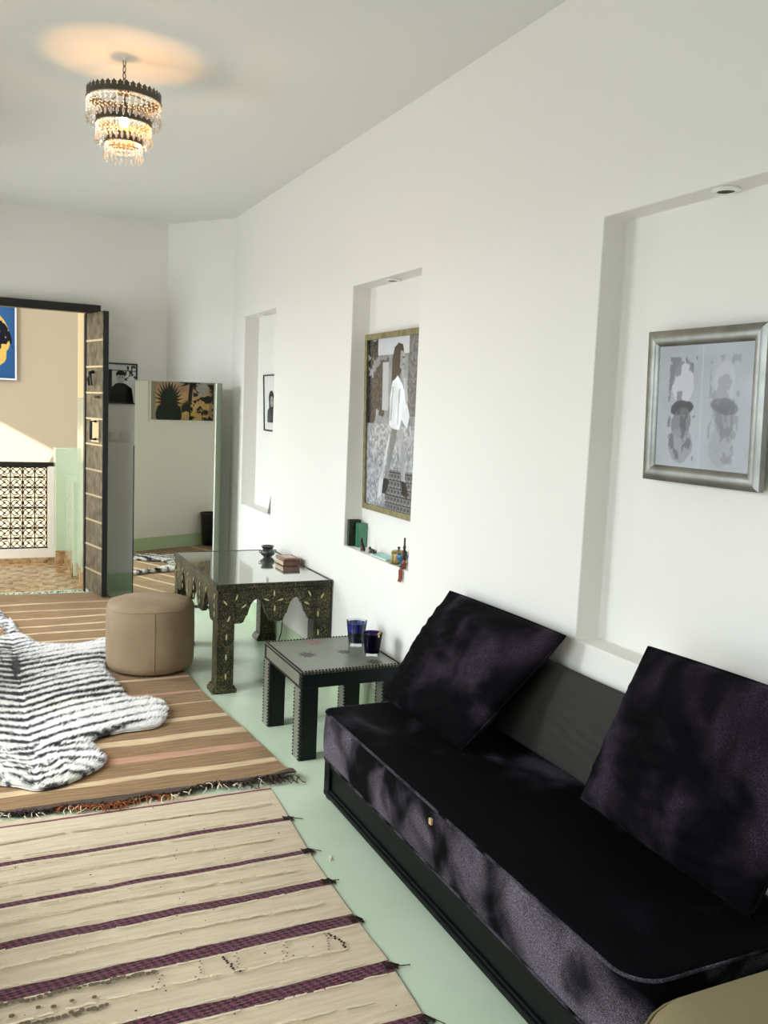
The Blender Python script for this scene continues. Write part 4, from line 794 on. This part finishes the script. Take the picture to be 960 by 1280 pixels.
# ---------------------------------------------------------------- things in the niches
Z0 = NZ0+.001
def standing_book(x0, x1, y0, y1, h, m, lb, lean, nm='book'):
    t = thing(nm, ((x0+x1)/2, (y0+y1)/2, Z0), lb, 'book'); f = lambda x, y, z: (x+lean*z, y, Z0+z)
    def sl(y0_, y1_, i, m_, n_): MB().hexa([f(x, y, z) for z in (i, h-i) for x, y in ((x0+i*.5, y0_), (x1-i, y0_), (x1-i, y1_), (x0+i*.5, y1_))]).obj(n_, m_, t, bevel=.001)
    sl(y0, y0+.003, 0, m, 'front_cover'); sl(y1-.003, y1, 0, m, 'back_cover'); sl(y0+.003, y1-.003, .003, M['yarn_cream'] if m is M['dark_cover'] else m, 'page_block')
    MB().hexa([f(x, y, z) for z in (0, h) for x, y in ((x0, y0), (x0+.003, y0), (x0+.003, y1), (x0, y1))]).obj('spine', m, t)
standing_book(1.926, 1.997, 4.572, 4.598, .148, M['dark_cover'], 'dark olive book standing against the far side of the middle niche', .0)
standing_book(1.955, 2.012, 4.52, 4.545, .135, M['teal_glass'], 'green book standing in front of the dark olive one in the niche', .0)
def cat(x, y, s, lb, stand, face):
    t = thing('cat_figurine', (x, y, Z0), lb, 'figurine', 'black animal figurines in the niche'); b = MB(); fx = face
    P = lambda u, z, v=0: (x+v*s, y+fx*u*s, Z0+z*s)
    if stand: b.tube([P(-.35, .12), P(-.3, .35), P(-.05, .62), P(.1, .85), P(.12, .98)], [.14*s, .2*s, .17*s, .12*s, .08*s], 10); b.tube([P(.02, 1.0), P(.14, 1.02), P(.32, .96)], [.12*s, .13*s, .05*s], 10); b.tube([P(.05, .5), P(.08, .25), P(.1, .0)], [.08*s, .07*s, .07*s], 8); b.tube([P(-.42, .08), P(-.6, .1), P(-.75, .3)], [.06*s, .05*s, .03*s], 8); ears = [P(.0, 1.2, -.07), P(.0, 1.2, .07)]; base = P(.05, 1.06)
    else: b.tube([P(-.6, .22), P(-.3, .3), P(.2, .28), P(.5, .36)], [.12*s, .2*s, .2*s, .12*s], 10); b.tube([P(.42, .42), P(.6, .46), P(.78, .38)], [.12*s, .13*s, .05*s], 10); b.tube([P(.3, .12), P(.6, .06), P(.75, .05)], [.08*s, .06*s, .05*s], 8); b.tube([P(-.6, .2), P(-.85, .25), P(-.95, .5)], [.06*s, .05*s, .03*s], 8); ears = [P(.5, .66, -.07), P(.5, .66, .07)]; base = P(.53, .5)
    b.obj('body', M['black_frame'], t, True)
    for e in ears: MB().tube([(base[0]+(e[0]-x)*.6, base[1], base[2]), e], [.045*s, .006*s], 6).obj('ear', M['black_frame'], t, True)
cat(1.930, 4.395, .062, 'upright black animal figurine on the niche ledge beside the green book', True, 1); cat(1.945, 4.29, .058, 'crouching black animal figurine beside the upright one on the niche ledge', False, 1)
t = thing('flat_book', (1.95, 4.15, Z0), 'pale teal flat book lying on the ledge of the middle niche', 'book')
MB().box(1.918, 1.995, 4.06, 4.265, Z0, Z0+.002).obj('back_cover', M['pale_teal'], t); MB().box(1.921, 1.993, 4.063, 4.262, Z0+.002, Z0+.008).obj('page_block', M['yarn_cream'], t); MB().box(1.918, 1.995, 4.06, 4.265, Z0+.008, Z0+.010).obj('front_cover', M['pale_teal'], t)
t = thing('brass_dish', (1.957, 3.985, Z0), 'thin brass dish under the round brass box in the middle niche', 'dish'); MB().lathe([(0, 0), (.042, 0), (.048, .005), (.046, .006), (.040, .003), (0, .003)], (1.958, 3.995, Z0), 28).obj('dish', M['brass'], t, True)
c = (1.958, 3.995, Z0+.0035); t = thing('brass_box', c, 'round lidded brass box with a knob on the ledge of the middle niche', 'box')
MB().lathe([(0, 0), (.036, 0), (.037, .004), (.037, .048), (.033, .05), (0, .05)], c, 30).obj('box_body', M['brass'], t, True); ld = MB().lathe([(.0, .05), (.038, .05), (.039, .054), (.034, .062), (.012, .066), (0, .066)], c, 30).obj('lid', M['brass'], t, True); MB().lathe([(0, .066), (.005, .066), (.004, .071), (.008, .076), (.006, .082), (0, .083)], c, 14).obj('knob', M['dark_wood'], ld, True)
c = (1.940, 3.915, Z0); t = thing('blue_bowl', c, 'small glossy turquoise footed bowl at the near end of the niche ledge', 'bowl')
MB().lathe([(0, 0), (.020, 0), (.021, .004), (.008, .012), (.010, .020), (.026, .034), (.031, .048), (.029, .060), (.025, .060), (.025, .048), (.018, .036), (0, .030)], c, 28).obj('bowl', M['blue_glaze'], t, True); MB().tube([(c[0], c[1]+.028, c[2]+.045), (c[0], c[1]+.045, c[2]+.046), (c[0], c[1]+.055, c[2]+.050)], [.006, .005, .004], 8).obj('spout', M['blue_glaze'], t, True)
c = (1.923, 3.862, Z0); t = thing('turned_pipe', c, 'slim dark turned wooden pipe standing upright beside the turquoise bowl', 'pipe')
MB().lathe([(0, 0), (.012, 0), (.013, .004), (.006, .012), (.009, .03), (.012, .05), (.015, .075), (.012, .085), (.006, .09), (.008, .105), (.005, .115), (.0045, .15), (0, .152)], c, 16).obj('stem', M['dark_wood'], t, True)
t = thing('wooden_figure', (1.9, 3.83, Z0), 'red brown carved wooden figure hanging its legs over the niche ledge', 'figurine')
MB().tube([(1.918, 3.842, Z0+.012), (1.912, 3.84, Z0+.030), (1.914, 3.838, Z0+.046)], [.009, .010, .006], 10).obj('body', M['red_wood'], t, True)
for dy in (.008, -.008): MB().tube([(1.914, 3.843+dy, Z0+.012), (1.902, 3.84+dy, Z0+.009), (1.896, 3.84+dy, Z0-.006), (1.897, 3.842+dy, Z0-.045), (1.893, 3.845+dy, Z0-.062)], [.008, .008, .007, .006, .005], 8).obj('leg', M['red_wood'], t, True)
t = thing('black_block', (1.95, 6.08, Z0), 'small black upright wedge on the ledge of the farthest niche', 'ornament')
MB().prism([(6.115, Z0), (6.02, Z0), (6.02, Z0+.125), (6.05, Z0+.128)], lambda u, v, d: (d, u, v), 1.935, 1.965).obj('block', M['black_frame'], t, bevel=.003)
# scrap of yarn on the painted floor
tag(MB().tube([(1.15, 2.79, .003), (1.158, 2.80, .006), (1.162, 2.815, .004), (1.16, 2.825, .003)], .0025, 6).obj('yarn_scrap', M['yarn_cream'], None, True), 'tiny scrap of pale yarn lying on the mint floor', 'scrap')

# ---------------------------------------------------------------- chandelier
def chandelier():
    cx, cy = .617, 4.13; t = thing('chandelier', (cx, cy, HC), 'three tiered crystal chandelier with antique crown rings hanging from the ceiling', 'chandelier')
    MB().lathe([(0, 0), (.010, 0), (.009, -.006), (.004, -.012), (0, -.012)], (cx, cy, HC), 20).obj('ceiling_hook', M['white_edge'], t, True)
    lk = MB().tube([(.007*math.cos(a), 0, .016*math.sin(a)) for a in np.linspace(0, math.tau, 13)[:-1]], .0022, 5, True).mesh('chain_link', M['antique'], True)
    z = HC-.022; i = 0
    while z > 2.915: inst('chain_link', lk, t, (cx, cy, z), (0, 0, (math.pi/2) * (i % 2)+.6)); z -= .026; i += 1
    drop = MB(); drop.lathe([(0, .0), (.0052, -.006), (.0068, -.016), (.0045, -.028), (0, -.034)], (0, 0, 0), 6); dm = drop.mesh('crystal_drop', M['crystal'])
    leaf = [(-.5, 0), (-.42, .35), (-.5, .6), (-.2, .85), (0, 1.15), (.2, .85), (.5, .6), (.42, .35), (.5, 0)]
    tiers = [(.153, 2.868, .022, .020, 38, .105), (.114, 2.772, .020, .020, 30, .085), (.077, 2.694, .020, .018, 22, .075)]; beads = MB()
    for ti, (R_, zb, hb, hl, nl, dl) in enumerate(tiers):
        b = MB(); b.lathe([(R_, 0), (R_+.002, 0), (R_+.002, hb), (R_, hb), (R_, 0)], (cx, cy, zb), 60)
        for j in range(nl):
            a0 = j*math.tau/nl; wd = math.tau/nl*.92; b.prism([(a0+u*wd, zb+hb+v*hl) for u, v in leaf], lambda u, v, d: (cx+d*math.cos(u), cy+d*math.sin(u), v), R_, R_+.002)
        b.tube([(cx+(R_+.003)*math.cos(a), cy+(R_+.003)*math.sin(a), zb+.002) for a in np.linspace(0, math.tau, 41)[:-1]], .003, 5, True)
        for q in range(nl*3):
            a0 = q*math.tau/nl/3; beads.octa((cx+(R_-.004)*math.cos(a0), cy+(R_-.004)*math.sin(a0), zb-.005-.004*(q % 2)), .0045)
        b.obj('crown_ring', M['antique'], t)
        for j in range(nl):
            a0 = (j+.5)*math.tau/nl; px_, py_ = cx+(R_+.001)*math.cos(a0), cy+(R_+.001)*math.sin(a0); nb = int((dl-.035)/.012)
            for q in range(nb): beads.octa((px_, py_, zb-.006-q*.012), .0046)
            o = inst('crystal_drop', dm, t, (px_, py_, zb-.004-nb*.012), (0, 0, a0)); 
            R2 = tiers[ti+1][0] if ti < 2 else .03; z2 = tiers[ti+1][1]+.02 if ti < 2 else zb-.03
            for q in range(1, 6):
                f = q/6; rr = R_+(R2-R_)*f; zz = zb+(z2-zb)*f-.018*math.sin(math.pi*f); beads.octa((cx+rr*math.cos(a0), cy+rr*math.sin(a0), zz), .0042)
            if ti: 
                for q in range(3): beads.octa((cx+R_*math.cos(a0+.1*q), cy+R_*math.sin(a0+.1*q), zb+hb+.01+.012*q), .0042)
    beads.obj('bead_strand', M['crystal'], t, kind='stuff')
    for a in (0, 2.094, 4.189):
        MB().tube([(cx, cy, 2.912), (cx+.153*math.cos(a), cy+.153*math.sin(a), 2.872)], .003, 6).obj('spoke', M['antique'], t, True); MB().tube([(cx+.15*math.cos(a), cy+.15*math.sin(a), 2.87), (cx+.114*math.cos(a), cy+.114*math.sin(a), 2.79), (cx+.077*math.cos(a), cy+.077*math.sin(a), 2.71)], .0018, 5).obj('tier_rod', M['antique'], t, True)
    MB().lathe([(0, 0), (.03, 0), (.032, .008), (.012, .02), (0, .02)], (cx, cy, 2.90), 20).obj('hub', M['antique'], t, True); MB().lathe([(0, 0), (.013, 0), (.013, .05), (.006, .055), (.006, .09), (0, .09)], (cx, cy, 2.815), 14).obj('lamp_holder', M['antique'], t, True)
    MB().lathe([(0, 0), (.012, .003), (.02, .016), (.02, .028), (.012, .042), (.011, .05), (0, .05)], (cx, cy, 2.765), 16).obj('bulb', M['bulb'], t, True)
    return t
chandelier()
